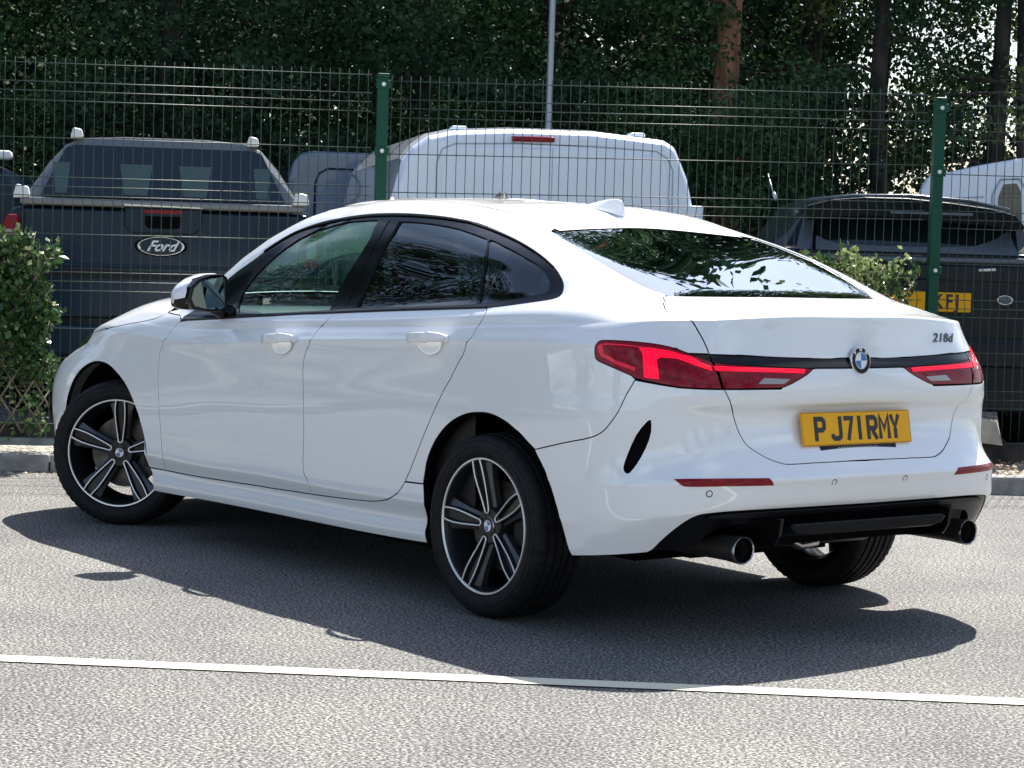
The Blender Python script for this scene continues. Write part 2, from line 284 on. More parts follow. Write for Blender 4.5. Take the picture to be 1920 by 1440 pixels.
# ------------------------------------------------------------------ car skin: 26 section loops x 15 stations (x, y, z rows, metres)
FL = np.array([
[[-0.8614,-0.8591,-0.8326,-0.7157,-0.4879,-0.0901,0.408,0.9071,1.4075,1.9091,2.4115,2.914,3.2661,3.4377,3.4791],
 [0,0.3297,0.6202,0.8006,0.8558,0.8644,0.8631,0.8631,0.8664,0.8701,0.8776,0.8826,0.7944,0.4282,0],
 [0.367,0.362,0.3393,0.3111,0.2764,0.2384,0.2119,0.2029,0.2007,0.1959,0.1904,0.1999,0.1992,0.1985,0.1977]],
[[-0.8877,-0.884,-0.8544,-0.734,-0.4935,-0.0891,0.4084,0.9073,1.4076,1.9092,2.4116,2.9143,3.2854,3.4528,3.4937],
 [0,0.3282,0.6232,0.8072,0.8613,0.87,0.8701,0.8707,0.8743,0.8782,0.8866,0.8913,0.8033,0.4365,0],
 [0.4016,0.3985,0.3802,0.352,0.3156,0.2781,0.2527,0.2431,0.2421,0.2357,0.2362,0.2497,0.2492,0.2487,0.248]],
[[-0.9112,-0.9062,-0.874,-0.7503,-0.4985,-0.0882,0.4088,0.9075,1.4077,1.9093,2.4117,2.9145,3.3027,3.4663,3.5067],
 [0,0.3268,0.626,0.8132,0.8662,0.8631,0.8586,0.8599,0.8637,0.8679,0.877,0.8902,0.8112,0.4439,0],
 [0.4326,0.4311,0.4167,0.3885,0.3506,0.3149,0.2912,0.2811,0.2811,0.2732,0.2792,0.2953,0.294,0.2936,0.2929]],
[[-0.9306,-0.9245,-0.8901,-0.7637,-0.5027,-0.0875,0.4091,0.9076,1.4078,1.9093,2.4118,2.9147,3.317,3.4774,3.5174],
 [0,0.3257,0.6282,0.8181,0.8703,0.8797,0.8825,0.8843,0.8884,0.8927,0.9025,0.906,0.8177,0.4501,0],
 [0.4581,0.458,0.4469,0.4186,0.3795,0.3662,0.3542,0.3437,0.3447,0.3355,0.3459,0.3486,0.3309,0.3305,0.3299]],
[[-0.9425,-0.9353,-0.8991,-0.7693,-0.5062,-0.0871,0.4094,0.9078,1.4078,1.9093,2.4118,2.9149,3.3237,3.484,3.5257],
 [0,0.3268,0.6305,0.8201,0.8724,0.8779,0.8824,0.8841,0.8881,0.8929,0.9029,0.9045,0.8217,0.4539,0],
 [0.4779,0.4777,0.4693,0.443,0.4043,0.3778,0.3734,0.3628,0.3636,0.3564,0.367,0.3609,0.3649,0.3647,0.3642]],
[[-0.9583,-0.9486,-0.9067,-0.7693,-0.5159,-0.086,0.41,0.9082,1.408,1.9094,2.4118,2.915,3.3345,3.4955,3.5434],
 [0,0.3316,0.6343,0.8175,0.875,0.8806,0.8809,0.8823,0.8858,0.8924,0.9029,0.9106,0.8288,0.4606,0],
 [0.5346,0.5326,0.5307,0.5123,0.4777,0.4439,0.4217,0.4103,0.4105,0.4092,0.4203,0.4493,0.467,0.4669,0.4665]],
[[-0.9646,-0.9541,-0.9101,-0.77,-0.5193,-0.0857,0.4103,0.9084,1.4081,1.9094,2.4117,2.9148,3.337,3.4966,3.5456],
 [0,0.3332,0.6356,0.8167,0.8754,0.882,0.8822,0.8834,0.887,0.8938,0.9046,0.912,0.8292,0.4609,0],
 [0.5559,0.5533,0.5538,0.5382,0.5048,0.4719,0.4501,0.4394,0.4395,0.4402,0.4512,0.4822,0.5028,0.5027,0.5023]],
[[-0.9552,-0.9449,-0.9009,-0.7646,-0.5217,-0.0854,0.4106,0.9086,1.4083,1.9093,2.4116,2.9143,3.3387,3.4959,3.545],
 [0,0.3333,0.6339,0.812,0.8748,0.8829,0.8829,0.8841,0.8878,0.8947,0.9057,0.9129,0.8284,0.4602,0],
 [0.5702,0.5672,0.5676,0.5548,0.5267,0.4967,0.4752,0.4668,0.4671,0.4683,0.4793,0.5108,0.5279,0.5278,0.5273]],
[[-0.9184,-0.9095,-0.8664,-0.7454,-0.5297,-0.0846,0.4118,0.9096,1.4087,1.9092,2.4109,2.9134,3.3354,3.4846,3.5335],
 [0,0.3333,0.6273,0.7951,0.872,0.8843,0.8831,0.8845,0.8893,0.8954,0.9061,0.9108,0.8177,0.4499,0],
 [0.6199,0.6156,0.6159,0.6124,0.6015,0.5808,0.5601,0.5596,0.5595,0.5601,0.5712,0.6029,0.6045,0.6046,0.6049]],
[[-0.8676,-0.8642,-0.8399,-0.7467,-0.5415,-0.0834,0.4138,0.9111,1.4093,1.9088,2.4093,2.9105,3.2913,3.4516,3.5113],
 [0,0.3346,0.6319,0.7909,0.8723,0.8832,0.8822,0.8837,0.8887,0.8946,0.9016,0.8978,0.7916,0.427,0],
 [0.7007,0.6964,0.6977,0.7006,0.7002,0.69,0.6697,0.6593,0.6492,0.6448,0.651,0.6827,0.6845,0.6866,0.6884]],
[[-0.8681,-0.8655,-0.8427,-0.7486,-0.5447,-0.0812,0.4158,0.9124,1.4097,1.9081,2.4076,2.8878,3.2283,3.4088,3.4693],
 [0,0.3341,0.6309,0.7913,0.8701,0.8806,0.8808,0.8826,0.8876,0.8921,0.8962,0.8833,0.7672,0.4142,0],
 [0.7735,0.7699,0.7678,0.7695,0.7707,0.7698,0.754,0.7385,0.7285,0.7092,0.7107,0.743,0.7359,0.7394,0.7431]],
[[-0.8971,-0.8911,-0.8601,-0.7552,-0.549,-0.0778,0.4177,0.9133,1.4098,1.9076,2.4064,2.8661,3.1864,3.3871,3.4479],
 [0,0.3316,0.6287,0.7848,0.8648,0.8774,0.8791,0.8825,0.8876,0.8906,0.891,0.8736,0.7447,0.4027,0],
 [0.798,0.7951,0.7951,0.799,0.8014,0.8095,0.7982,0.7774,0.7623,0.7484,0.7508,0.7794,0.7688,0.7639,0.7693]],
[[-0.8932,-0.8822,-0.847,-0.745,-0.553,-0.0746,0.4189,0.9136,1.4098,1.9074,2.4062,2.8458,3.146,3.3466,3.4172],
 [0,0.3293,0.62,0.7747,0.8573,0.8739,0.8785,0.8828,0.888,0.8897,0.8867,0.8651,0.7242,0.3924,0],
 [0.9058,0.906,0.9006,0.8972,0.9005,0.8935,0.8673,0.8412,0.8157,0.7877,0.7921,0.8175,0.8037,0.7902,0.7966]],
[[-0.8793,-0.8664,-0.8254,-0.7252,-0.547,-0.0744,0.4187,0.9135,1.4099,1.9079,2.4066,2.8132,3.0963,3.3049,3.3836],
 [0,0.3203,0.6017,0.7545,0.8522,0.8732,0.8796,0.8843,0.8889,0.8902,0.8834,0.8549,0.7085,0.3848,0],
 [0.938,0.9404,0.9419,0.9465,0.9569,0.9434,0.922,0.8963,0.8657,0.8305,0.8376,0.8572,0.8318,0.8144,0.8204]],
[[-0.8771,-0.8638,-0.8219,-0.7219,-0.546,-0.0744,0.4187,0.9135,1.4099,1.908,2.4072,2.8071,3.0872,3.2973,3.3773],
 [0,0.3188,0.5988,0.7513,0.8514,0.8731,0.8798,0.8846,0.8889,0.8896,0.8817,0.852,0.7059,0.3834,0],
 [0.9432,0.946,0.9486,0.9545,0.9661,0.9515,0.931,0.9053,0.8738,0.8377,0.8449,0.863,0.8359,0.8181,0.8241]],
[[-0.8741,-0.8605,-0.817,-0.7147,-0.5386,-0.075,0.4184,0.9133,1.41,1.9082,2.4082,2.7999,3.0752,3.2857,3.3672],
 [0,0.3177,0.5964,0.7473,0.846,0.8689,0.8756,0.8801,0.8845,0.8861,0.8793,0.848,0.7023,0.3812,0],
 [0.9615,0.9636,0.9639,0.968,0.9756,0.9595,0.9376,0.9117,0.881,0.8458,0.8522,0.8693,0.8412,0.8231,0.8296]],
[[-0.8599,-0.845,-0.7941,-0.6804,-0.5049,-0.0763,0.417,0.9129,1.4104,1.9095,2.4111,2.7629,3.0118,3.216,3.3037],
 [0,0.3124,0.5853,0.7285,0.8217,0.8501,0.8565,0.8596,0.8632,0.8657,0.862,0.821,0.6794,0.369,0],
 [1.0476,1.0467,1.036,1.0313,1.0217,0.9977,0.9695,0.9429,0.9152,0.8842,0.8848,0.8965,0.8693,0.85,0.8587]],
[[-0.8556,-0.8403,-0.7871,-0.6701,-0.4929,-0.0783,0.4164,0.9127,1.4105,1.9097,2.4095,2.7496,2.9897,3.189,3.2778],
 [0,0.3108,0.5819,0.7228,0.8133,0.8432,0.8501,0.8527,0.8562,0.8589,0.8555,0.8108,0.6695,0.3655,0],
 [1.0737,1.0719,1.0579,1.0505,1.0341,1.0084,0.9781,0.9511,0.9245,0.895,0.8943,0.9052,0.8806,0.8613,0.87]],
[[-0.8186,-0.8046,-0.7544,-0.6466,-0.4816,-0.0811,0.4159,0.9126,1.4107,1.9097,2.4052,2.7266,2.95,3.1302,3.2134],
 [0,0.3076,0.5756,0.7159,0.8081,0.8409,0.8487,0.8511,0.8547,0.8562,0.8478,0.794,0.6493,0.3595,0],
 [1.0819,1.0792,1.0659,1.058,1.0441,1.0174,0.9855,0.9581,0.9322,0.9038,0.9052,0.9198,0.9032,0.8885,0.8979]],
[[-0.5237,-0.5215,-0.5007,-0.4909,-0.4335,-0.0856,0.4124,0.9114,1.4113,1.9119,2.3627,2.5932,2.7331,2.8107,2.8481],
 [0,0.285,0.5296,0.6724,0.784,0.8272,0.8391,0.8409,0.8445,0.843,0.8206,0.7261,0.5542,0.3276,0],
 [1.122,1.1205,1.1185,1.1031,1.0756,1.0467,1.0111,0.9819,0.9568,0.9323,0.9394,0.9736,0.9956,1.0071,1.0128]],
[[-0.4885,-0.4878,-0.4705,-0.4144,-0.3052,-0.0241,0.4076,0.9096,1.4118,1.9143,2.2162,2.2361,2.2345,2.2716,2.2883],
 [0,0.2823,0.5241,0.6522,0.7346,0.7902,0.8048,0.8073,0.8097,0.8111,0.7964,0.6404,0.466,0.2286,0],
 [1.1268,1.1255,1.1248,1.1232,1.117,1.0854,1.0466,1.0147,0.9845,0.9611,0.965,1.0171,1.045,1.0569,1.062]],
[[-0.1341,-0.137,-0.1302,-0.0806,-0.0058,0.1786,0.5031,0.9373,1.3714,1.7155,1.9186,1.8874,1.8548,1.8516,1.8582],
 [0,0.2658,0.4811,0.599,0.6787,0.7215,0.7264,0.7312,0.7339,0.7265,0.6905,0.5225,0.3763,0.1886,0],
 [1.2427,1.2431,1.2506,1.2553,1.2397,1.2237,1.211,1.2023,1.1819,1.157,1.1884,1.2415,1.2655,1.2741,1.2777]],
[[0.1997,0.2059,0.2423,0.3112,0.4068,0.5332,0.7393,0.9748,1.2098,1.394,1.5171,1.4664,1.4239,1.401,1.3879],
 [0,0.229,0.4164,0.5047,0.5629,0.6076,0.6249,0.6322,0.6294,0.6163,0.5841,0.4612,0.335,0.1678,0],
 [1.3498,1.3472,1.3547,1.3675,1.3561,1.3528,1.3605,1.3677,1.365,1.348,1.3719,1.4185,1.4315,1.4399,1.4427]],
[[0.324,0.3263,0.3594,0.4298,0.5141,0.6302,0.8065,0.9822,1.1471,1.2609,1.3131,1.3133,1.3119,1.3099,1.3077],
 [0,0.1991,0.3763,0.45,0.4944,0.5274,0.5379,0.542,0.5393,0.5239,0.4791,0.3868,0.2822,0.1463,0],
 [1.3872,1.3903,1.3965,1.404,1.4041,1.4069,1.4191,1.4257,1.4245,1.4207,1.4213,1.4359,1.4421,1.4454,1.4472]],
[[0.479,0.4835,0.5088,0.5605,0.6241,0.7092,0.8344,0.9693,1.0836,1.1568,1.1887,1.1995,1.2093,1.2084,1.2074],
 [0,0.1178,0.2141,0.2679,0.2992,0.3186,0.3276,0.3268,0.3213,0.3105,0.2841,0.2318,0.1685,0.0844,0],
 [1.4238,1.4285,1.4323,1.4349,1.436,1.4373,1.4449,1.45,1.4508,1.4485,1.4469,1.4484,1.4495,1.4502,1.4508]],
[[0.5944,0.6015,0.6188,0.6516,0.6948,0.7585,0.8525,0.9464,1.0198,1.0724,1.0943,1.1055,1.1064,1.1068,1.1071],
 [0,0,0,0,0,0,0,0,0,0,0,0,0,0,0],
 [1.4432,1.4444,1.4449,1.4446,1.4448,1.4476,1.4546,1.4589,1.4594,1.4573,1.4542,1.4526,1.4519,1.4518,1.4521]],
])
# outlines of panels, glass and lamps in skin coordinates (station, loop)
CV = {
'dlo_bot': [(9.459,18.575),(9.268,18.803),(9.08,18.999),(8.906,19.134),(8.752,19.242),(8.615,19.337),(8.486,19.419),(8.365,19.485),(8.251,19.542),(8.137,19.597),(8.024,19.658),(7.91,19.715),(7.779,19.758),(7.619,19.782),(7.444,19.794),(7.268,19.807),(7.094,19.825),(6.921,19.845),(6.762,19.861),(6.631,19.869),(6.511,19.872),(6.362,19.87),(6.15,19.858),(5.908,19.824),(5.701,19.778),(5.563,19.741),(5.462,19.711),(5.361,19.68)],
'dlo_rear': [(5.017,19.794),(4.905,19.829),(4.788,19.86),(4.683,19.886),(4.598,19.905),(4.526,19.923),(4.463,19.949),(4.409,19.983),(4.364,20.015),(4.321,20.051),(4.275,20.099),(4.231,20.153),(4.189,20.209),(4.148,20.265),(4.11,20.323),(4.075,20.379),(4.046,20.432),(4.021,20.485),(3.997,20.542),(3.969,20.603),(3.941,20.669),(3.92,20.749),(3.906,20.853),(3.895,20.975),(3.892,21.09),(3.902,21.205),(3.923,21.329),(3.965,21.46),(4.044,21.605),(4.166,21.755),(4.313,21.883),(4.458,21.967),(4.598,22.035),(4.73,22.103),(4.842,22.15),(4.939,22.176),(5.057,22.2),(5.203,22.229),(5.367,22.252),(5.558,22.264),(5.789,22.266),(6.048,22.259),(6.311,22.244),(6.564,22.221),(6.815,22.193),(7.061,22.161),(7.303,22.129),(7.547,22.097),(7.805,22.069),(8.118,22.057),(8.54,22.081),(8.909,22.066),(9.11,22.004),(9.227,21.951),(9.309,21.891),(9.374,21.827),(9.42,21.76),(9.444,21.682),(9.447,21.588),(9.441,21.487),(9.438,21.397),(9.431,21.322),(9.421,21.256),(9.415,21.199),(9.412,21.156),(9.408,21.12),(9.41,21.075),(9.426,21.014),(9.455,20.937),(9.486,20.858),(9.51,20.777),(9.534,20.693),(9.561,20.609)],
'fglass': [(8.653,19.977),(8.853,20.46),(8.887,20.596),(8.941,20.855),(8.993,21.145),(9.025,21.35),(9.04,21.545),(8.908,21.75),(8.379,21.828),(7.6,21.87),(7.184,21.903),(7.128,21.428),(7.189,21.067),(7.277,20.755),(7.353,20.408),(7.377,20.062)],
'pillar_f': [(7.362,20.06),(7.338,20.408),(7.262,20.755),(7.173,21.067),(7.109,21.428),(7.153,21.896),(6.893,21.912),(6.952,21.515),(7.016,21.178),(7.077,20.859),(7.136,20.567),(7.156,20.077)],
'pillar_r': [(7.141,20.076),(7.122,20.566),(7.062,20.859),(6.999,21.178),(6.933,21.516),(6.867,21.914),(6.638,21.906),(6.748,21.547),(6.857,21.253),(6.954,20.701),(6.995,20.413),(7.012,20.098)],
'rglass': [(6.998,20.097),(6.981,20.412),(6.94,20.701),(6.84,21.253),(6.728,21.547),(6.621,21.89),(6.24,21.906),(5.843,21.893),(5.459,21.844),(5.217,21.786),(4.941,21.649),(4.719,21.503),(5.181,21.079),(5.408,20.643),(5.511,20.046),(6.265,20.089)],
'qglass': [(5.467,20.054),(5.375,20.585),(5.128,21.077),(4.689,21.465),(4.516,21.339),(4.398,21.168),(4.308,21.017),(4.224,20.84),(4.235,20.677),(4.275,20.505),(4.328,20.382),(4.431,20.245),(4.543,20.167),(4.779,20.135),(4.982,20.112),(5.236,20.083)],
'rw_left': [(2.519,21.6),(2.537,21.531),(2.552,21.467),(2.56,21.406),(2.558,21.359),(2.55,21.314),(2.543,21.245),(2.534,21.141),(2.513,21.025),(2.478,20.918),(2.433,20.826),(2.382,20.739),(2.329,20.655),(2.275,20.569),(2.22,20.482),(2.168,20.403),(2.117,20.339),(2.068,20.283),(2.02,20.232),(1.972,20.185),(1.924,20.144),(1.878,20.095)],
'rw_bot': [(1.392,20.015),(0.72,19.715)],
'rw_top': [(2.125,21.701),(1.889,21.772),(1.692,21.831),(1.505,21.881),(1.315,21.925),(1.125,21.962),(0.936,21.991),(0.745,22.018),(0.549,22.043),(0.35,22.069)],
'ditch': [(2.163,21.755),(2.207,21.876),(2.268,22.002),(2.379,22.188),(2.556,22.329),(2.78,22.457),(3.027,22.609),(3.3,22.786),(3.619,22.957),(3.977,23.088),(4.379,23.202),(4.781,23.296),(5.087,23.344),(5.263,23.348),(5.367,23.332),(5.47,23.318),(5.594,23.314),(5.72,23.312),(5.848,23.312)],
'C': [(5.355,19.701),(5.357,19.444),(5.354,19.17),(5.351,18.737),(5.357,18.004),(5.361,15.794),(5.369,14.985),(5.412,12.537),(5.471,11.911),(5.535,11.405),(5.602,10.735),(5.67,9.872),(5.735,9.366),(5.795,8.91),(5.852,8.506),(5.904,8.135),(5.949,7.772),(5.989,7.403),(6.024,7.015),(6.052,6.225),(6.076,5.569),(6.099,5.047)],
'C2': [(6.183,4.141),(6.216,3.84),(6.25,3.365),(6.291,2.996),(6.334,2.875),(6.376,2.794),(6.422,2.729),(6.474,2.678),(6.529,2.638),(6.584,2.599)],
'fbot': [(7.926,2.279),(8.817,2.271),(9.558,2.213)],
'fbot2': [(9.82,2.114)],
'B': [(7.261,19.778),(7.261,19.162),(7.288,18.484),(7.332,17.268),(7.343,15.821),(7.353,15.414),(7.355,14.637),(7.383,12.851),(7.414,12.469),(7.438,12.153),(7.453,11.865),(7.461,11.575),(7.466,11.255),(7.467,10.834),(7.464,10.259),(7.461,9.838),(7.458,9.581),(7.454,9.335),(7.449,9.006),(7.443,8.544),(7.437,8.013),(7.434,7.545),(7.437,7.063),(7.443,5.707),(7.441,4.8),(7.425,4.447),(7.403,4.249),(7.38,4.021)],
'A': [(9.479,18.421),(9.504,17.503),(9.531,15.89),(9.559,15.402),(9.585,14.242),(9.624,12.642),(9.658,12.181),(9.677,11.665),(9.682,11.048),(9.68,10.467),(9.677,9.987),(9.67,9.643),(9.663,9.316),(9.656,8.994),(9.648,8.722),(9.639,8.443),(9.629,8.156),(9.62,7.881),(9.611,7.623),(9.603,7.364),(9.595,7.06),(9.587,6.197),(9.582,5.092),(9.572,4.415),(9.551,3.555),(9.555,2.794),(9.568,2.484),(9.575,2.199)],
'bonnet': [(10.072,19.458),(9.944,19.252),(9.888,19.041),(9.881,18.83),(9.895,18.642),(9.921,18.47),(9.958,18.303),(10.009,18.125),(10.072,17.837),(10.139,17.318),(10.204,16.69),(10.272,16.139),(10.346,15.856),(10.42,15.655),(10.494,15.458),(10.568,15.253),(10.645,15.008),(10.73,14.055),(10.817,13.025),(10.91,12.791),(11.005,12.629),(11.096,12.507),(11.169,12.421),(11.226,12.354),(11.294,12.29)],
'head': [(11.382,12.136),(11.228,11.001),(11.512,9.832),(11.661,9.147),(11.7,10.07),(11.6,11.273)],
'archf': [(11.865,2.666),(11.561,4.134),(11.413,4.609),(11.322,5.037),(11.286,5.874),(11.272,6.726),(11.254,7.19),(11.224,7.499),(11.193,7.785),(11.158,8.048),(11.119,8.306),(11.076,8.554),(11.029,8.782),(10.978,8.982),(10.922,9.169),(10.866,9.321),(10.813,9.428),(10.761,9.495),(10.707,9.536),(10.652,9.558),(10.595,9.553),(10.538,9.511),(10.481,9.428),(10.425,9.309),(10.369,9.166),(10.312,9.001),(10.256,8.835),(10.203,8.651),(10.156,8.455),(10.113,8.248),(10.071,8.022),(10.026,7.789),(9.982,7.532),(9.943,7.237),(9.909,6.682),(9.88,5.545),(9.854,4.749),(9.825,4.117),(9.812,2.847),(9.848,2.281)],
'archf2': [(9.784,1.132),(9.763,0.055)],
'archr': [(4.098,0),(4.138,0.518),(4.18,1.438),(4.217,2.386),(4.248,3.595),(4.291,4.307),(4.332,4.688),(4.373,5.264),(4.418,6.617),(4.463,7.29),(4.51,7.608),(4.557,7.87),(4.603,8.109)],
'archr2': [(4.762,8.57),(4.819,8.697),(4.877,8.826),(4.934,8.937),(4.992,9.03),(5.05,9.113),(5.108,9.171),(5.168,9.196),(5.227,9.194),(5.283,9.177),(5.333,9.15),(5.379,9.108),(5.427,9.042),(5.48,8.959),(5.534,8.861),(5.587,8.738),(5.638,8.588),(5.687,8.414),(5.731,8.223),(5.77,8.017),(5.803,7.762),(5.831,7.474),(5.85,7.114),(5.864,6.128),(5.88,5.048)],
'archr3': [(5.854,3.463),(5.871,2.666),(5.896,2.267),(5.898,1.821),(5.868,1.22),(5.853,0.612),(5.864,0.02)],
'bump': [(4.604,8.142),(4.492,8.243),(4.379,8.345),(4.272,8.438),(4.174,8.514),(4.083,8.579),(4.002,8.645),(3.937,8.711),(3.886,8.778),(3.84,8.857),(3.798,8.951),(3.761,9.069),(3.723,9.217),(3.68,9.398),(3.635,9.614),(3.596,9.865),(3.575,10.28),(3.568,10.83),(3.547,11.137),(3.509,11.33),(3.46,11.507),(3.407,11.676)],
'lidtop': [(1.902,20.054),(2.057,18.944),(2.212,18.742),(2.329,18.609),(2.402,18.51),(2.446,18.426),(2.468,18.344),(2.469,18.258),(2.452,18.172),(2.43,18.082),(2.394,18.002),(2.355,17.751),(2.336,17.169),(2.306,16.617),(2.277,16.2),(2.247,15.923),(2.212,15.751),(2.178,15.578),(2.147,15.407),(2.122,15.229),(2.1,15.016),(2.078,14.269)],
'lidmid': [(2.027,12.425)],
'lidlow': [(1.871,11.509),(1.838,11.37),(1.802,11.217),(1.764,11.035),(1.714,10.546),(1.655,9.947),(1.621,9.679),(1.591,9.443),(1.566,9.222),(1.542,9.022),(1.521,8.86),(1.498,8.709),(1.465,8.558),(1.411,8.396),(1.346,8.233),(1.288,8.094),(1.241,7.996),(1.199,7.912),(1.155,7.844),(1.119,7.784),(1.082,7.74),(1.009,7.714),(0.876,7.71),(0.705,7.719),(0.533,7.725)],
'light_top': [(2.432,14.227),(2.513,14.603),(2.595,14.879),(2.69,15.036),(2.802,15.103),(2.928,15.155),(3.072,15.19),(3.239,15.208),(3.415,15.214),(3.574,15.211),(3.719,15.205),(3.847,15.191),(3.938,15.159),(3.984,15.093),(4.003,14.97),(4.017,14.608),(4.029,14.032),(4.035,13.377),(4.041,12.969)],
'light_bot': [(4.039,12.582),(4.034,12.46),(4.028,12.348),(4.004,12.245),(3.95,12.155),(3.874,12.072),(3.782,11.988),(3.674,11.913),(3.546,11.834),(3.409,11.753)],
'light_bot2': [(2.903,11.585),(2.563,11.522),(2.209,11.507)],
'light_bot3': [(1.103,11.492),(1.057,11.523),(1.012,11.553),(0.96,11.596),(0.893,11.661),(0.819,11.74),(0.756,11.815),(0.715,11.877),(0.687,11.935),(0.658,11.998)],
'light_in': [(2.204,12.723),(2.035,12.425)],
'light_in2': [(1.725,12.289),(1.187,12.125)],
'strip_top': [(2.078,14.195),(1.895,14.118),(1.721,14.013),(1.537,13.826),(1.326,13.57),(1.1,13.288),(0.891,13.089),(0.711,13.011),(0.545,12.997),(0.376,12.984)],
'dif_top': [(2.839,0),(2.767,0.238),(2.699,0.699),(2.632,1.144),(2.563,1.578),(2.495,1.978),(2.432,2.343),(2.377,2.632),(2.327,2.862),(2.275,3.059),(2.225,3.203),(2.174,3.263),(2.102,3.293),(2.012,3.315),(1.901,3.309),(1.752,3.269),(1.54,3.183),(1.287,3.073),(1.04,2.993),(0.816,2.964),(0.596,2.956),(0.374,2.958)],
'refl': [(2.611,6.813),(1.994,6.698),(1.37,6.551),(1.307,5.176),(1.862,5.268),(2.422,5.395),(2.534,5.781)],
'vent': [(3.005,9.496),(3.076,9.401),(3.265,8.854),(3.374,8.164),(3.415,7.656),(3.37,7.425),(3.308,7.422),(3.204,7.817),(3.076,8.435),(3.001,9.011)],
'barv': [(3.372,14.402),(3.136,14.755),(2.772,14.58),(2.432,13.151),(2.202,12.459),(2.051,12.241),(2.028,11.985),(2.117,12.072),(2.332,12.317),(2.617,12.712),(2.921,12.737),(3.01,12.556),(2.944,11.729),(3.242,11.762)],
'barl': [(2.01,12.255),(1.543,12.128),(1.188,12.046),(0.766,11.974),(0.79,11.854),(1.193,11.902),(1.98,12)],
'refl_out': [(3.982,13.387),(3.408,13.846),(3.289,11.781),(3.701,12),(3.965,12.335)],
'rev': [(1.326,11.749),(0.977,11.703),(1.065,11.585),(1.401,11.602)],
'sens': [(2.13,4.757),(0.51,5.146)],
'badge': [(-0.105,12.348)],
'hand': [(7.756,14.258),(5.844,14.967)],
}
# ------------------------------------------------------------------ setting
FA = math.atan2(-.8746, -.4848)                       # heading of the fence line
FO = (5.181, .2218)
def fl(u, v, z=0.): return (FO[0] - .4848 * u + .8746 * v, FO[1] - .8746 * u - .4848 * v, z)
def sheet(name, poly, z, m):
    me = bpy.data.meshes.new(name); me.from_pydata([(x, y, z) for x, y in poly], [], [tuple(range(len(poly)))])
    o = link(name, me, None, [m]); tag(o, kind='structure')
    if me.polygons[0].normal.z < 0: me.flip_normals()
    return o
sheet('ground', [(-300, -300), (300, -300), (300, 300), (-300, 300)], -.012, 'soil')
KD = np.array([-.555, -.832]); KN = np.array([.832, -.555]); K0 = np.array([4.85, .38])
def kp(a, b): q = K0 + KD * a + KN * b; return (float(q[0]), float(q[1]))
sheet('car_park_tarmac', [kp(-40, .02), kp(40, .02), kp(40, -60), kp(-40, -60)], 0, 'asphalt')
ld = np.array([-1.905 - .086, .338 - 2.605]); ld /= np.linalg.norm(ld); ln = np.array([ld[1], -ld[0]])
w = .047
pa = np.array([.086, 2.605]) - ld * 9; pb = np.array([-1.905, .338]) + ld * 9
off = ln * .0
sheet('painted_bay_line', [tuple(pa - ln * w), tuple(pb - ln * w), tuple(pb + ln * w), tuple(pa + ln * w)], .004, 'line')
sheet('planting_strip', [kp(-3.2, .12), kp(30, .12), fl(28, .5)[:2], fl(-3.2, .5)[:2]], .082, 'gravel')
sheet('far_tarmac', [fl(-45, .45)[:2], fl(45, .45)[:2], fl(45, 7.5)[:2], fl(-45, 7.5)[:2]], .086, 'asphalt')
sheet('woodland_floor', [fl(-60, 7.4)[:2], fl(60, 7.4)[:2], fl(90, 80)[:2], fl(-90, 80)[:2]], .10, 'soil')
# kerb: one block after another
kb = empty('kerb'); tag(kb, kind='structure')
me0 = None; bl = .914
ang = math.atan2(KD[1], KD[0])
for i in range(-7, 15):
    a0 = .26 - bl + i * bl + .0
    if me0 is None:
        mb = MB(); mb.box((.004, -.0, -.02), (bl - .004, .125, .0945))
        o = mb.build('kerb_stone', 'kerb', kb); bevel(o, .012, 2); me0 = o.data
    else:
        o = bpy.data.objects.new('kerb_stone', me0); COL.objects.link(o); o.parent = kb; bevel(o, .012, 2)
    q = K0 + KD * a0; o.location = (q[0], q[1], random.uniform(-.002, .002)); o.rotation_euler = (0, 0, ang)
    o.scale = (1, 1, 1)
# leaves and grit lying on the strip to the right
mb = MB()
for i in range(5200):
    u = rng.uniform(3.5, 9.5); v = rng.uniform(-1.4, .35)
    x, y, _ = fl(u, v)
    if (np.array([x, y]) - K0) @ KN < .14: continue
    s = rng.uniform(.007, .024); a = rng.uniform(0, 6.28); t1, t2 = rng.uniform(-.6, .6, 2); z = .086 + rng.uniform(0, .03)
    c, s_ = math.cos(a) * s, math.sin(a) * s
    mb.add([(x - c, y - s_, z), (x + s_ * .6, y - c * .6, z + t1 * s), (x + c, y + s_, z + t2 * s), (x - s_ * .6, y + c * .6, z - t1 * s * .4 + .004)], [(0, 1, 2, 3)])
o = mb.build('leaf_litter', 'deadleaf', auto='nomerge'); tag(o, 'dry fallen leaves and chips strewn along the gravel strip behind the kerb', 'leaf litter', kind='stuff')
mb = MB()
for i in range(780):
    a = rng.uniform(-2, 1.5); b = -abs(rng.normal(0, .05)) - .004; q = kp(a, b); s = rng.uniform(.003, .011); h = rng.uniform(0, 6.28)
    mb.add([(q[0] + s * math.cos(h + k), q[1] + s * math.sin(h + k), .002 + (k == 2) * s * .6) for k in (0, 2, 4)], [(0, 1, 2)])
o = mb.build('kerb_grit', 'deadleaf', auto='nomerge'); tag(o, 'grit and leaf crumbs gathered along the foot of the kerb', 'grit', kind='stuff')

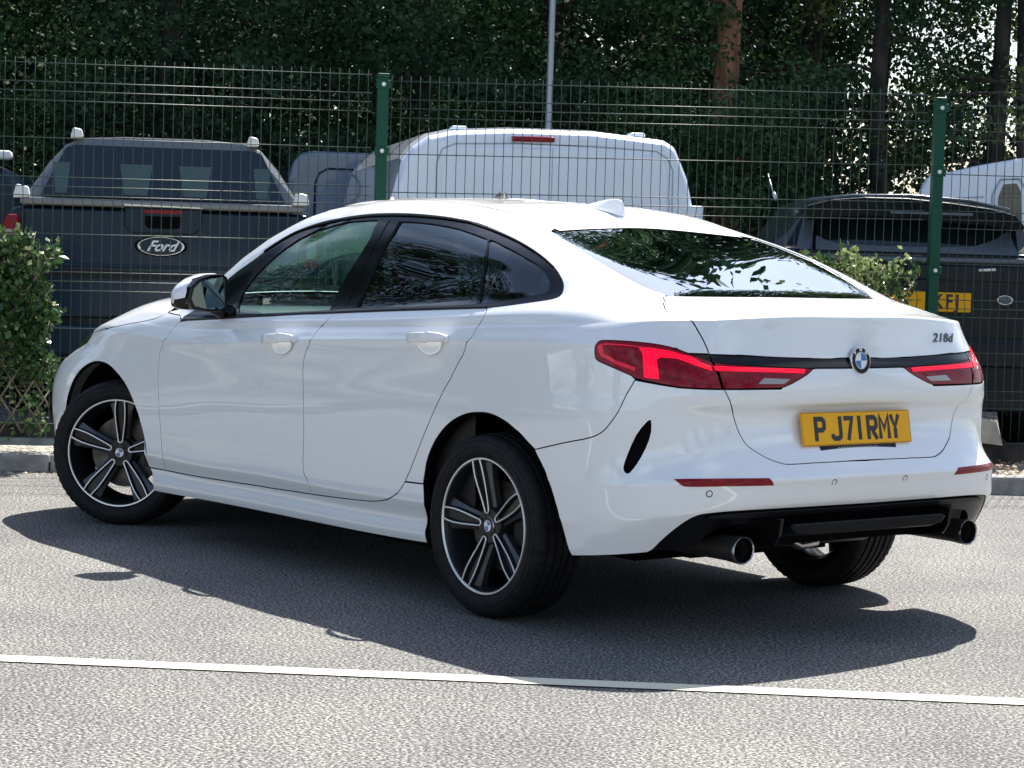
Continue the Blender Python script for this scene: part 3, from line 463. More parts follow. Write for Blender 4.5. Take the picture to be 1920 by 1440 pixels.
# ------------------------------------------------------------------ fence: posts and welded mesh panels
ZW = [2.165, 2.065, 2.015, 1.965, 1.765, 1.555, 1.505, 1.455, 1.25, 1.045, .995, .945, .74, .52, .47, .42, .22]
FOLD = (2.015, 1.505, .995, .47)
def foldv(z):
    for f in FOLD:
        if abs(z - f) < .05: return -.022 * (1 - abs(z - f) / .05)
    return 0
hw = None; vw = None
def panel_fence(u0, dz, label, slope):
    global hw, vw
    fe = empty('mesh_fence_panel', fl(u0, 0, dz), FA); fe.rotation_euler = (0, 0, FA)
    tag(fe, label, 'fence panel', 'welded mesh fence panels')
    Wd = 3.10; n = 58
    for z in ZW:
        if hw is None:
            mb = MB(); mb.tube([(0, 0, 0), (Wd, 0, 0)], .0029, 6); o = mb.build('horizontal_wire', 'wire', fe); hw = o.data
        else:
            o = bpy.data.objects.new('horizontal_wire', hw); COL.objects.link(o); o.parent = fe
        o.location = (0, -.0065 + foldv(z), z); o.rotation_euler = (0, -slope, 0)
    for k in range(n + 1):
        u = .02 + (Wd - .04) * k / n
        if vw is None:
            zs = [.19]
            for f in sorted(FOLD): zs += [f - .05, f, f + .05]
            zs += [2.195]
            mb = MB(); mb.tube([(0, foldv(z), z) for z in zs], .0023, 5); o = mb.build('vertical_wire', 'wire', fe); vw = o.data
        else:
            o = bpy.data.objects.new('vertical_wire', vw); COL.objects.link(o); o.parent = fe
        o.location = (u, 0, slope * u)
    return fe
panel_fence(-4.34, -.01, 'green mesh fence panel beyond the left edge, behind the dark blue van', .004)
panel_fence(-1.135, -.005, 'green mesh fence panel in front of the dark pickup truck', .006)
panel_fence(2.055, -.016, 'green mesh fence panel between the two green posts, in front of the white van', .016)
panel_fence(5.245, -.012, 'green mesh fence panel right of the right-hand post, in front of the black car', .004)
panel_fence(8.43, -.012, 'green mesh fence panel beyond the right edge of the view', .004)
def fence_post(u, label):
    r = empty('fence_post', fl(u, -.045, 0), FA); tag(r, label, 'fence post', 'green steel fence posts')
    mb = MB(); mb.box((-.030, -.03, .05), (.030, .03, 2.165)); o = mb.build('upright', 'fence', r); bevel(o, .005, 2)
    mb = MB(); mb.box((-.033, -.033, 2.165), (.033, .033, 2.185)); o = mb.build('cap', 'fence', r); bevel(o, .006, 2)
    for z in (2.125, 1.762, 1.20, .62):
        mb = MB(); mb.box((-.040, -.038, z - .025), (.040, -.0305, z + .025)); c = mb.build('clamp', 'fence', r); bevel(c, .003, 1)
        mb = MB(); mb.lathe([(0, -.0475), (.010, -.047), (.0125, -.044), (.0125, -.0385)], 12, c=(0, 0, z)); mb.build('bolt', 'bolt', c, auto='smooth')
fence_post(2.022, 'green steel fence post between the dark pickup and the white van')
fence_post(5.212, 'green steel fence post in front of the black car, right of the hedge')
fence_post(-1.17, 'green steel fence post beyond the left edge of the view')
fence_post(8.40, 'green steel fence post beyond the right edge of the view')
# boards along the foot of the fence
r = empty('gravel_board', fl(-3, -.17, 0), FA); tag(r, 'weathered grey rail and dark boards along the foot of the hedge at left', 'board')
mb = MB(); mb.box((0, 0, .118), (5.0, .03, .158)); o = mb.build('rail', 'rail', r); bevel(o, .004, 1)
for i in range(4):
    mb = MB(); mb.box((i * 1.25 + .006, .03, .16), (i * 1.25 + 1.244, .055, .235)); mb.build('board', 'trellis', r) if False else mb.build('board', 'barkdark', r)
r = empty('foot_plank', fl(2, .03, 0), FA); tag(r, 'dark plank at the foot of the fence right of the white car', 'plank')
mb = MB(); mb.box((0, 0, .08), (6.5, .03, .20)); o = mb.build('plank_face', 'barkdark', r)
# pale board propped at the fence
mb = MB(); T = Matrix.Translation(fl(5.50, -.06, .18)) @ Matrix.Rotation(FA, 4, 'Z')
prism(mb, [(-.12, .22), (.06, .175), (.13, .155), (.175, .02), (-.1, .05)], 0, .012, T=T)
o = mb.build('pale_board', 'card'); tag(o, 'pale creased board leaning on the fence beside the rear bumper', 'board')

# ------------------------------------------------------------------ hedges on expanding trellis
def hedge(name, u0, u1, z0, z1, n, label, tips, vv=-.16, top=0.12):
    r = empty(name, fl(u0, vv, 0), FA); tag(r, label, 'hedge')
    w = u1 - u0; st = .115; ang = math.radians(58)
    lm = None
    for sgn in (1, -1):
        k = -int((z1 - z0) / math.tan(ang) / st) - 1 if sgn > 0 else 0
        while True:
            a = k * st
            if (sgn > 0 and a > w) or (sgn < 0 and a > w + (z1 - z0) / math.tan(ang)): break
            # lath from bottom a rising to the right (sgn 1) or left (-1), clipped to the frame
            pts = []
            for s in np.linspace(0, 1, 40):
                z = z0 + (z1 - z0) * s; x = a + sgn * (z - z0) / math.tan(ang)
                if 0 <= x <= w + .02: pts.append((x, z))
            if len(pts) > 3:
                A, B = pts[0], pts[-1]; L_ = math.hypot(B[0] - A[0], B[1] - A[1])
                if lm is None:
                    mb = MB(); mb.tube([(0, 0, 0), (.33, .003, .0), (.66, -.003, 0), (1, 0, 0)], .006, 6); o = mb.build('lath', 'trellis', r); lm = o.data
                else: o = bpy.data.objects.new('lath', lm); COL.objects.link(o); o.parent = r
                o.location = (A[0], -.035 - .006 * sgn, A[1]); o.scale = (L_, 1, 1); o.rotation_euler = (0, -math.atan2(B[1] - A[1], B[0] - A[0]), 0)
            k += 1
    def leaves(nm, cnt, m, smin, smax, tip):
        mb = MB(); cl = [(rng.uniform(0, w), rng.uniform(z0 + .05, z1 + top * .5), rng.uniform(.05, .14)) for _ in range(int(w * 38))]
        for i in range(cnt):
            c = cl[rng.integers(len(cl))]
            x = c[0] + rng.normal(0, c[2]); z = c[1] + rng.normal(0, c[2]); y = rng.uniform(-.11, .09) if not tip else rng.uniform(-.15, -.02)
            if tip and rng.random() < .55: z = z1 + rng.uniform(-.06, top)
            if x > w + .02 + .04 * math.sin(z * 19 + u0) + .02 * math.sin(z * 47) or x < -.1 or z < z0 - .03 or z > z1 + top * (.45 + .35 * math.sin(x * 17 + u0) + .3 * math.sin(x * 41)): continue
            s = rng.uniform(smin, smax); d = Vector(rng.normal(0, 1, 3)); d.z += .35; d.normalize()
            e = d.cross(Vector(rng.normal(0, 1, 3))).normalized(); nrm = d.cross(e)
            c0 = Vector((x, y, z))
            mb.add([c0, c0 + d * s * .5 + e * s * .36 + nrm * s * .08, c0 + d * s, c0 + d * s * .5 - e * s * .36 + nrm * s * .08], [(0, 1, 2), (0, 2, 3)])
        o = mb.build(nm, m, r, auto='nomerge'); tag(o, kind='stuff')
    leaves('foliage', n, 'ivy', .026, .056, False); leaves('pale_shoots', int(n * tips), 'ivytip', .022, .042, True)
    mb = MB()
    for i in range(int(w * 30)):
        x = rng.uniform(0, w); z = rng.uniform(z0, z1 - .1); p = Vector((x, rng.uniform(-.05, .05), z)); pts = [p]
        for k in range(3): p = p + Vector((rng.normal(0, .03), rng.normal(0, .02), rng.uniform(.05, .1))); pts.append(p)
        mb.tube(pts, [.004, .0035, .003, .002], 5)
    tag(mb.build('twigs', 'trellis', r), kind='stuff')
hedge('ivy_hedge', -1.6, .255, .19, 1.18, 17000, 'ivy hedge on wooden trellis in front of the pickup at the left edge', .07)
hedge('ivy_hedge', 4.46, 5.04, .19, 1.21, 6500, 'ivy hedge on trellis between the rear window and the right fence post', .16)

# ------------------------------------------------------------------ vehicles behind the fence
def loft(mb, secs, mi=0, caps=True, smooth=False):
    n = len(secs[0][1]); vs = []
    for v, o in secs: vs += [(u, v, z) for u, z in o]
    fs = [(i * n + k, i * n + (k + 1) % n, (i + 1) * n + (k + 1) % n, (i + 1) * n + k) for i in range(len(secs) - 1) for k in range(n)]
    if caps: fs += [tuple(range(n)), tuple(reversed(range((len(secs) - 1) * n, len(secs) * n)))]
    return mb.add(vs, fs, mi, smooth)
def wheel_simple(parent, u, v, r=.38, w=.25):
    mb = MB(); mb.lathe([(.001, 0), (r * .6, 0), (r * .62, -.01), (r * .95, -.01), (r, .03), (r, w - .03), (r * .95, w), (.001, w)], 40, axis='X', c=(u, v, r + .09))
    o = mb.build('wheel', 'tyre', parent, auto='smooth')
    mb = MB(); mb.lathe([(.02, -.012), (r * .55, -.004), (r * .6, .004)], 30, axis='X', c=(u, v, r + .09)); mb.build('hub', 'rimgrey', o, auto='smooth')
def sm(o): 
    for p in o.data.polygons: p.use_smooth = True
    return o
# --- dark pickup
pk = empty('pickup_truck', fl(.85, 1.6, 0), FA); tag(pk, 'dark blue-grey pickup with silver rear canopy and oval badge on its tailgate', 'pickup truck')
def sym(pts, c=0): return [(-a + c, b) for a, b in pts] + [(a + c, b) for a, b in reversed(pts)]
mb = MB()
bo = [(.80, .50), (.93, .62), (.965, .95), (.965, 1.22), (.93, 1.38), (.87, 1.415)]
loft(mb, [(.02, sym(bo)), (.5, sym(bo)), (3.2, sym(bo)), (4.9, sym([(.8, .5), (.9, .62), (.93, .9), (.92, 1.05), (.85, 1.12), (.75, 1.15)])), (5.2, sym([(.6, .5), (.7, .62), (.7, .9), (.7, 1.0), (.6, 1.05), (.5, 1.08)]))])
b = mb.build('body', 'pickup', pk); bevel(b, .03, 3)
mb = MB(); prism(mb, sym([(.83, .74), (.84, 1.405)]), -.03, .03); o = mb.build('tailgate', 'pickup', pk); bevel(o, .02, 3)
mb = MB(); prism(mb, sym([(.80, 1.055), (.80, 1.075)]), -.042, -.02); o2 = mb.build('crease', 'pickup', o); bevel(o2, .008, 2)
mb = MB(); prism(mb, sym([(.80, .985), (.80, 1.035)]), -.034, -.02); mb.build('shadow_strip', 'blacktrim', o)  # raised black strip standing in for the shade under the crease
mb = MB(); prism(mb, [(-.19, 1.27), (.19, 1.27), (.235, 1.31), (.235, 1.425), (-.235, 1.425), (-.235, 1.31)], -.05, -.02); h = mb.build('handle_panel', 'darkblue', o); bevel(h, .012, 2)
mb = MB(); prism(mb, [(-.09, 1.30), (.09, 1.30), (.11, 1.32), (.11, 1.375), (-.11, 1.375), (-.11, 1.32)], -.056, -.045); mb.build('handle', 'matteblack', h)
mb = MB(); prism(mb, sym([(.115, 1.392), (.115, 1.412)]), -.058, -.045); mb.build('high_brake_light', 'redlens', h)
cn = [(.855, 1.42), (.845, 1.46), (.70, 1.69), (.60, 1.80), (.52, 1.842), (.25, 1.86)]
cn2 = [(.855, 1.42), (.845, 1.46), (.71, 1.72), (.62, 1.84), (.54, 1.885), (.25, 1.90)]
mb = MB(); loft(mb, [(.0, sym(cn[:1] + [(.845, 1.455)] + [(.84, 1.46)] * 4)), (.02, sym([(.855, 1.42), (.845, 1.46)] + [(.84, 1.468)] * 4)), (.20, sym(cn)), (.4, sym(cn)), (3.0, sym(cn2)), (3.9, sym([(.855, 1.2)] * 1 + [(.85, 1.22), (.8, 1.24), (.7, 1.25), (.6, 1.26), (.3, 1.27)]))])
cb_ = mb.build('canopy', 'canopy', pk); bevel(cb_, .018, 2)
def slopev(z): return .0 + (z - 1.46) / (1.86 - 1.46) * .20
def slab(poly, off, th): 
    mb = MB(); n = len(poly)
    vs = [(a, slopev(z) - off, z) for a, z in poly] + [(a, slopev(z) - off + th, z) for a, z in poly]
    return mb.add(vs, [tuple(range(n)), tuple(reversed(range(n, 2 * n)))] + [(i, (i + 1) % n, n + (i + 1) % n, n + i) for i in range(n)])
g = slab(sym([(.745, 1.478), (.70, 1.57), (.60, 1.78), (.55, 1.80)]), .012, .01).build('rear_window', 'darkglass', cb_)
for a in (-.62, -.17, .19, .60):
    wv = .05 if abs(a) > .4 else .10
    slab([(a - wv * .7, 1.50), (a + wv * .7, 1.50), (a + wv, 1.69), (a - wv, 1.69)], .0135, .001).build('seat_back', 'seatghost', g)
mb = MB(); prism(mb, sym([(.86, 1.425), (.86, 1.468)]), -.06, .05); o = mb.build('ledge', 'canopy', pk); bevel(o, .012, 2)
mb = MB(); prism(mb, [(-.235, 1.435), (.235, 1.428), (.235, 1.437), (-.235, 1.444)], -.066, -.055); mb.build('bright_strip', 'chrome', o)
for a, z, s in ((-.85, 1.47, .055), (.84, 1.475, .055), (-.535, 1.85, .042), (.545, 1.835, .042)):
    mb = MB(); v0 = -.08 if z < 1.6 else .14; prism(mb, [(a - s, z - .01), (a + s * .9, z - .005), (a + s * .7, z + s * 1.1), (a - s * .6, z + s * 1.35)], v0, v0 + .10); o = mb.build('bar_foot', 'whiteplastic', pk); bevel(o, .012, 2)
mb = MB(); mb.tube([(-.02, .3, 1.86), (-.02, .3, 1.90)], .03, 8); mb.build('aerial_base', 'matteblack', pk)
for s in (-1, 1):
    mb = MB(); prism(mb, [(s * .865, 1.08), (s * .963, 1.08), (s * .963, 1.30), (s * .935, 1.36), (s * .865, 1.36)], -.025, .10); o = mb.build('tail_light', 'redrefl', pk); bevel(o, .015, 2)
    mb = MB(); prism(mb, [(s * .885, 1.14), (s * .945, 1.14), (s * .945, 1.27), (s * .885, 1.27)], -.031, -.02); mb.build('reversing_lens', 'clearlens', o)
    wheel_simple(pk, s * .85 - (.12 if s < 0 else .12), 1.1)
mb = MB(); mb.box((-.90, -.12, .50), (.90, .06, .70)); o = mb.build('bumper', 'darkblue', pk); bevel(o, .03, 3)
mb = MB(); mb.box((-.3, -.14, .70), (.3, -.02, .73)); mb.build('step_pad', 'matteblack', o)
ov = MB()
ov.lathe([(.0001, -.014), (.128, -.014)], 48, 0); ov.lathe([(.128, -.0145), (.134, -.019), (.141, -.019), (.146, -.012), (.146, 0)], 48, 1); ov.lathe([(.146, -.005), (.160, -.002), (.160, 0)], 48, 2)
o = ov.build('oval_badge', ['darkblue', 'chrome', 'matteblack'], pk, auto='smooth'); o.location = (-.01, -.032, 1.192); o.scale = (1, 1, .40)
t = text_mesh('badge_lettering', 'Ford', .090, 'whiteplastic', .002, .0022, .55, pk, frame((-.012, -.05, 1.190), (1, 0, 0), (0, 0, 1)), 1.0); 
# --- white van
wv_ = empty('white_van', fl(3.24, 1.5, 0), FA); tag(wv_, 'white panel van seen from behind, its roof above the white car', 'van')
ol = [(-1.00, .45), (-1.04, .8), (-1.03, 1.3), (-.995, 1.54), (-.935, 1.772), (-.87, 1.856), (-.775, 1.93), (-.625, 1.966), (-.25, 1.99), (.28, 1.992), (.735, 1.953), (.80, 1.915), (.88, 1.738), (.925, 1.554), (.965, 1.48), (.985, 1.3), (.99, .8), (.95, .45)]
sc_ = lambda k, dz=0: [(a * k, z + dz if z > .5 else z) for a, z in ol]
mb = MB(); loft(mb, [(0, [(a * .975, z - .03 if z > 1.6 else z) for a, z in ol]), (.05, sc_(1)), (.25, sc_(1.0, .02)), (3.6, sc_(1.0, .03)), (4.6, [(a * .97, min(z, 1.15)) for a, z in ol]), (5.1, [(a * .9, min(z, .95)) for a, z in ol])])
vb = mb.build('body', 'vanwhite', wv_); bevel(vb, .03, 3)
mb = MB()
pn = [(-.69, .62), (-.69, 1.76), (-.66, 1.83), (-.60, 1.862), (-.25, 1.875), (.25, 1.875), (.66, 1.86), (.72, 1.83), (.75, 1.76), (.77, .62)]
prism(mb, pn, -.012, .02); o = mb.build('door_panel', 'vanwhite', wv_); bevel(o, .012, 3)
mb = MB()
ring = [(-.72, .6), (-.72, 1.765), (-.69, 1.85), (-.61, 1.885), (-.25, 1.90), (.25, 1.90), (.67, 1.885), (.74, 1.845), (.78, 1.77), (.80, .6)]
mb.tube([(a, -.002, z) for a, z in ring], .005, 6); mb.build('door_seal', 'vanseam', wv_)
mb = MB(); mb.box((.003, -.014, .6), (.009, -.005, 1.875)); mb.build('door_gap', 'vanseam', wv_)
mb = MB(); mb.tube([(-.255, -.012, 1.928), (.0, -.015, 1.932), (.013, -.015, 1.932)], .017, 10); o = mb.build('high_brake_light', 'redrefl', wv_)
for a in (-.62, .52): mb = MB(); mb.box((a, .1, 1.975), (a + .10, .22, 2.002)); o = mb.build('roof_mount', 'vanwhite', wv_); bevel(o, .012, 2)
mb = MB(); mb.box((.90, -.03, 1.44), (.985, .06, 1.55)); o = mb.build('hinge_cover', 'vanwhite', wv_); bevel(o, .015, 2)
for s in (-1, 1):
    mb = MB(); mb.box((s * .93 - .05, -.02, .85), (s * .93 + .05, .03, 1.25)); mb.build('tail_light', 'redrefl', wv_)
    wheel_simple(wv_, s * .9 - .12, 1.0, .34, .22)
# --- grey-blue van further back
gv = empty('grey_blue_van', fl(2.77, 6.2, 0), FA); tag(gv, 'grey-blue panel van parked behind the pickup, left of the green post', 'van')
ol = [(-.90, .4), (-.93, 1.3), (-.90, 1.75), (-.87, 1.89), (-.80, 1.965), (-.70, 1.985), (.70, 1.985), (.80, 1.965), (.87, 1.89), (.90, 1.75), (.93, 1.3), (.90, .4)]
mb = MB(); loft(mb, [(0, [(a * .98, z - .01) for a, z in ol]), (.04, ol), (3.8, ol), (4.6, [(a * .9, min(z, 1.1)) for a, z in ol])]); o = mb.build('body', 'vanblue', gv); bevel(o, .025, 3)
mb = MB(); mb.tube([(-.68, -.003, .7), (-.68, -.003, 1.72), (-.65, -.003, 1.80), (-.58, -.003, 1.84), (.58, -.003, 1.84), (.66, -.003, 1.8), (.69, -.003, 1.72), (.69, -.003, .7)], .011, 6); mb.build('panel_groove', 'darkblue', gv)
mb = MB(); mb.box((-.005, -.006, .5), (.005, 0, 1.97)); mb.build('door_gap', 'darkblue', gv)
for s in (-1, 1): wheel_simple(gv, s * .8 - .11, 1.0, .33, .2)
# --- dark car and blue van at the left edge
dv_ = empty('dark_blue_van', fl(-.98, 3.4, 0), FA); tag(dv_, 'very dark blue van at the left edge behind the pickup', 'van')
ol = [(-.93, .4), (-.95, 1.2), (-.86, 1.55), (-.74, 1.70), (.74, 1.70), (.86, 1.55), (.95, 1.2), (.93, .4)]
mb = MB(); loft(mb, [(0, ol), (4.4, ol)]); o = mb.build('body', 'darkblue', dv_); bevel(o, .06, 3)
mb = MB(); prism(mb, sym([(.72, 1.22), (.66, 1.56)]), -.01, .02); mb.build('rear_window', 'darkglass', dv_)
mb = MB(); mb.box((.62, -.1, 1.74), (.80, .1, 1.80)); o = mb.build('white_mirror', 'whiteplastic', dv_); bevel(o, .02, 2)  # small white mirror shape, gives no light
mb = MB(); prism(mb, [(.80, 1.16), (.93, 1.16), (.90, 1.36), (.80, 1.36)], -.02, .02); mb.build('tail_light', mat('blue_panel', (.02, .25, .40), .3), dv_)
for s in (-1, 1): wheel_simple(dv_, s * .85 - .12, .9)
# --- black car at right
A2 = math.atan2(-.7547, -.6561)
sv = empty('black_suv', (3.156, -4.794, 0), A2); tag(sv, 'black off-road car with yellow number plate parked behind the right post', 'car')
ol = [(-.95, .35), (-1.02, .7), (-1.03, 1.1), (-1.0, 1.245), (-.93, 1.285), (-.80, 1.42), (-.70, 1.55), (-.60, 1.597), (-.36, 1.622), (-.05, 1.628), (.26, 1.622), (.50, 1.597), (.60, 1.55), (.70, 1.42), (.83, 1.285), (.90, 1.245), (.93, 1.1), (.92, .7), (.85, .35)]
up = lambda o, k, dz: [(-.05 + (a + .05) * (k if z > 1.25 else 1), z + dz if z > 1.3 else z) for a, z in o]
mb = MB(); loft(mb, [(0, [(a, min(z, 1.30)) for a, z in ol]), (.02, [(a, min(z, 1.31)) for a, z in ol]), (.16, up(ol, .985, -.02)), (.30, ol), (1.2, up(ol, 1.0, .04)), (2.6, up(ol, .98, .04)), (3.5, [(a, min(z, 1.15)) for a, z in ol]), (4.5, [(a * .9, min(z, .95)) for a, z in ol])])
b = mb.build('body', 'suv', sv); bevel(b, .03, 3)
def sv_(z): return 0 if z < 1.31 else (z - 1.31) / .3 * .15
def slab2(poly, off, th):
    mb = MB(); n = len(poly); vs = [(a, sv_(z) - off, z) for a, z in poly] + [(a, sv_(z) - off + th, z) for a, z in poly]
    return mb.add(vs, [tuple(range(n)), tuple(reversed(range(n, 2 * n)))] + [(i, (i + 1) % n, n + (i + 1) % n, n + i) for i in range(n)])
g = slab2([(-.62, 1.389), (-.56, 1.36), (-.49, 1.345), (-.23, 1.337), (.10, 1.338), (.34, 1.352), (.467, 1.40), (.54, 1.46), (.52, 1.52), (-.62, 1.52)], .012, .02).build('rear_window', 'darkglass', sv)
o = slab2([(-.74, 1.30), (-.655, 1.30), (-.62, 1.52), (-.69, 1.52)], .01, .03).build('corner_pillar', 'suvgrey', sv)  # pillar's reflection painted in as a greyer tone than the body
o = slab2([(-.62, 1.30), (.60, 1.30), (.54, 1.45), (.467, 1.398), (.34, 1.35), (.10, 1.336), (-.23, 1.335), (-.49, 1.343), (-.62, 1.385)], .009, .03).build('tailgate_upper', 'suvgrey', sv)
mb = MB(); vs = [];
sp = [(-.69, 1.475), (-.34, 1.500), (.016, 1.492), (.4, 1.472), (.60, 1.445), (.62, 1.47), (.56, 1.54), (.395, 1.578), (.17, 1.604), (-.086, 1.625), (-.342, 1.624), (-.534, 1.605), (-.70, 1.56)]
prism(mb, sp, -.09, .25); o = mb.build('roof_spoiler', 'suvblack', sv); bevel(o, .014, 2)
mb = MB(); mb.tube([(-.66, .10, 1.60), (-.4, .05, 1.632), (-.05, .02, 1.64), (.3, .05, 1.62), (.55, .1, 1.575)], .012, 8); mb.build('roof_edge_trim', 'suvgrey', sv)
mb = MB(); mb.box((-.19, -.095, 1.53), (.30, -.085, 1.545)); mb.build('high_brake_light', 'suvgrey', o)
mb = MB(); prism(mb, [(-.95, 1.235), (.86, 1.25), (.86, 1.285), (-.95, 1.27)], -.035, .03); o = mb.build('waist_moulding', 'suvgrey', sv); bevel(o, .012, 3)
mb = MB(); prism(mb, [(-.95, 1.13), (.86, 1.14), (.86, 1.235), (-.95, 1.225)], -.02, .03); o = mb.build('tailgate_lower', 'suv', sv); bevel(o, .01, 2)
mb = MB(); prism(mb, [(-.97, .62), (.88, .62), (.88, .80), (-.97, .80)], -.10, .05); o = mb.build('bumper', 'suv', sv); bevel(o, .03, 3)
for q in ((-.93, -.80), (.70, .84)): mb = MB(); prism(mb, [(q[0], .60), (q[1], .60), (q[1], .67), (q[0], .67)], -.115, -.09); mb.build('reflector', 'redrefl', o)
for q in ((-1.0, -.82), (.73, .9)): mb = MB(); prism(mb, [(q[0], .98), (q[1], .98), (q[1], 1.2), (q[0], 1.2)], -.012, .04); mb.build('tail_light', 'redlens', sv)
pt = MB(); pt.box((-.225, -.045, .948), (.320, -.036, 1.066)); p_ = pt.build('number_plate', 'plateyel', sv); bevel(p_, .004, 1)
text_mesh('plate_lettering', 'KFJ', .118, 'platetxt', .0005, .003, 0, p_, frame((.170, -.047, 1.007), (1, 0, 0), (0, 0, 1)), .78, spacing=1.35)
ov = MB(); ov.lathe([(.0001, -.008), (.040, -.008)], 32, 0); ov.lathe([(.040, -.009), (.047, -.009), (.047, 0)], 32, 1)
o = ov.build('oval_badge', ['suvgrey', 'whiteplastic'], sv, auto='smooth'); o.location = (.525, -.022, 1.03); o.scale = (1, 1, .6)
mb = MB(); mb.tube([(.36, -.03, 1.205), (.46, -.035, 1.212)], .009, 6); mb.build('rear_wiper_pivot', 'whiteplastic', sv)
mb = MB(); mb.tube([(-.80, 1.4, 1.66), (-.83, 1.6, 1.80)], .004, 5); mb.tube([(-.78, 1.38, 1.62), (-.80, 1.4, 1.67)], .012, 6); mb.build('aerial', 'greysteel', sv)
for s in (-.83, .72): wheel_simple(sv, s, .9)
# --- white van far right, side on
fv = empty('white_van', fl(7.28, 6.2, 0), 0); fv.rotation_euler = (0, 0, FA - math.radians(19)); tag(fv, 'white van with a small dark side window behind the black car at the right edge', 'van')
sd = [(.03, .4), (-.03, 1.5), (.0, 1.84), (.06, 1.96), (.5, 2.07), (.95, 2.16), (1.3, 2.18), (1.6, 2.1), (2.2, 1.3), (3.2, 1.15), (3.4, .9), (3.4, .4)]
mb = MB(); prism(mb, sd, 0, 1.9); o = mb.build('body', 'vanwhite', fv); bevel(o, .05, 3)
mb = MB(); prism(mb, [(.67, 1.5), (.67, 1.80), (.71, 1.91), (.82, 1.92), (.86, 1.84), (.88, 1.5)], -.012, .02); w_ = mb.build('side_window', 'darkglass', fv)
mb = MB(); mb.tube([(.62, -.008, 1.45), (.62, -.008, 1.82), (.68, -.008, 1.95), (.84, -.008, 1.96), (.92, -.008, 1.84), (.94, -.008, 1.45)], .009, 6); mb.build('window_surround', 'vanseam', fv)
mb = MB(); prism(mb, [(1.02, 1.35), (1.02, 1.84), (1.08, 1.93), (1.5, 1.95), (2.0, 1.3)], -.012, .02); mb.build('cab_window', 'suvgrey', fv)
mb = MB(); mb.tube([(.0, -.004, 1.76), (.55, -.004, 1.80)], .006, 6); mb.build('swage_line', 'vanseam', fv)
for a in (.5, 2.7):
    mb = MB(); mb.lathe([(.001, -.02), (.2, -.02), (.33, 0), (.34, .2)], 32, c=(a, .02, .43)); mb.build('wheel', 'tyre', fv, auto='smooth')
# --- silver lamp column
lp = empty('lamp_column', fl(4.0, 6.05, 0), FA); tag(lp, 'thin galvanised lamp column rising behind the white van', 'lamp post')
mb = MB(); mb.lathe([(.06, 0), (.06, .9), (.035, 1.0), (.027, 2.6), (.022, 7.4)], 20, axis='Z'); mb.build('column', 'greysteel', lp, auto='smooth')
mb = MB(); mb.box((-.08, -.6, 7.38), (.08, .1, 7.46)); o = mb.build('lantern', 'greysteel', lp); bevel(o, .02, 2)

# ------------------------------------------------------------------ trees
def leafcloud(mb, blobs, dens, s0, s1, rg, flat=.6):
    vs = []; 
    C = []; S = []
    for (x, y, z, rx, ry, rz, n) in blobs:
        n = int(n * dens); p = rg.normal(0, 1, (n, 3)); p /= np.linalg.norm(p, axis=1)[:, None]; p *= rg.random((n, 1)) ** .45
        C.append(p * [rx, ry, rz] + [x, y, z])
    C = np.concatenate(C); n = len(C); s = rg.uniform(s0, s1, (n, 1)) * (1 + np.clip((C[:, 2:3] - 4.6) * .25, 0, 1.0))
    d = rg.normal(0, 1, (n, 3)); d[:, 2] -= .35; d /= np.linalg.norm(d, axis=1)[:, None]
    e = np.cross(d, rg.normal(0, 1, (n, 3))); e /= np.linalg.norm(e, axis=1)[:, None]
    V = np.stack([C, C + d * s * .5 + e * s * flat * .5, C + d * s, C + d * s * .5 - e * s * flat * .5], 1).reshape(-1, 3)
    return V
def mesh_quads(name, V):
    me = bpy.data.meshes.new(name); n = len(V) // 4
    me.vertices.add(len(V)); me.vertices.foreach_set('co', V.ravel().astype(np.float32)); me.loops.add(n * 4); me.polygons.add(n)
    me.loops.foreach_set('vertex_index', np.arange(n * 4, dtype=np.int32)); me.polygons.foreach_set('loop_start', np.arange(0, n * 4, 4, dtype=np.int32))
    me.update(calc_edges=True); return me
def crown_mesh(seed, low, h, spread, nlow, nup):
    rg = np.random.default_rng(seed); bl = []
    for i in range(nlow):
        a = rg.uniform(0, 6.28); r = spread * rg.uniform(.15, 1.0) ** .7; z = rg.uniform(low, 4.4)
        bl.append((r * math.cos(a), r * math.sin(a), z, rg.uniform(.25, .7), rg.uniform(.25, .7), rg.uniform(.15, .42), rg.uniform(120, 330)))
    for i in range(nup):
        z = rg.uniform(4.2, h); k = 1 - max(0, (z - h * .45) / (h * .6)); r = spread * 1.1 * k * rg.uniform(.1, 1) ** .6; a = rg.uniform(0, 6.28)
        bl.append((r * math.cos(a), r * math.sin(a), z, rg.uniform(.5, 1.1), rg.uniform(.5, 1.1), rg.uniform(.35, .8), rg.uniform(130, 230)))
    return mesh_quads('crown', leafcloud(None, bl, 1.0, .045, .085, rg))
def trunk_mesh(seed, h, r, lean=.1, limbs=8, lowlimb=2.0, stems=1):
    rg = np.random.default_rng(seed); mb = MB()
    for st in range(stems):
        bx, by = (rg.uniform(-.35, .35), rg.uniform(-.3, .3)) if stems > 1 else (0, 0); lx, ly = rg.normal(0, lean, 2)
        pts = []; rr = []
        for i in range(9):
            k = i / 8; pts.append((bx + lx * k * h * .3 + rg.normal(0, .03), by + ly * k * h * .3, h * k)); rr.append(r * (1 - .7 * k) * (1.25 if i == 0 else 1))
        mb.tube(pts, rr, 12)
        for j in range(limbs):
            z = rg.uniform(lowlimb, h * .9); k = z / h; a = rg.uniform(0, 6.28); L_ = rg.uniform(.8, 2.2)
            p = Vector((bx + lx * k * h * .3, by + ly * k * h * .3, z)); q = []
            for m in range(5): q.append(tuple(p)); p = p + Vector((math.cos(a), math.sin(a), rg.uniform(-.25, .5))) * L_ / 4; a += rg.normal(0, .25)
            mb.tube(q, [r * .22, r * .17, r * .12, r * .07, r * .03], 6)
    return mb
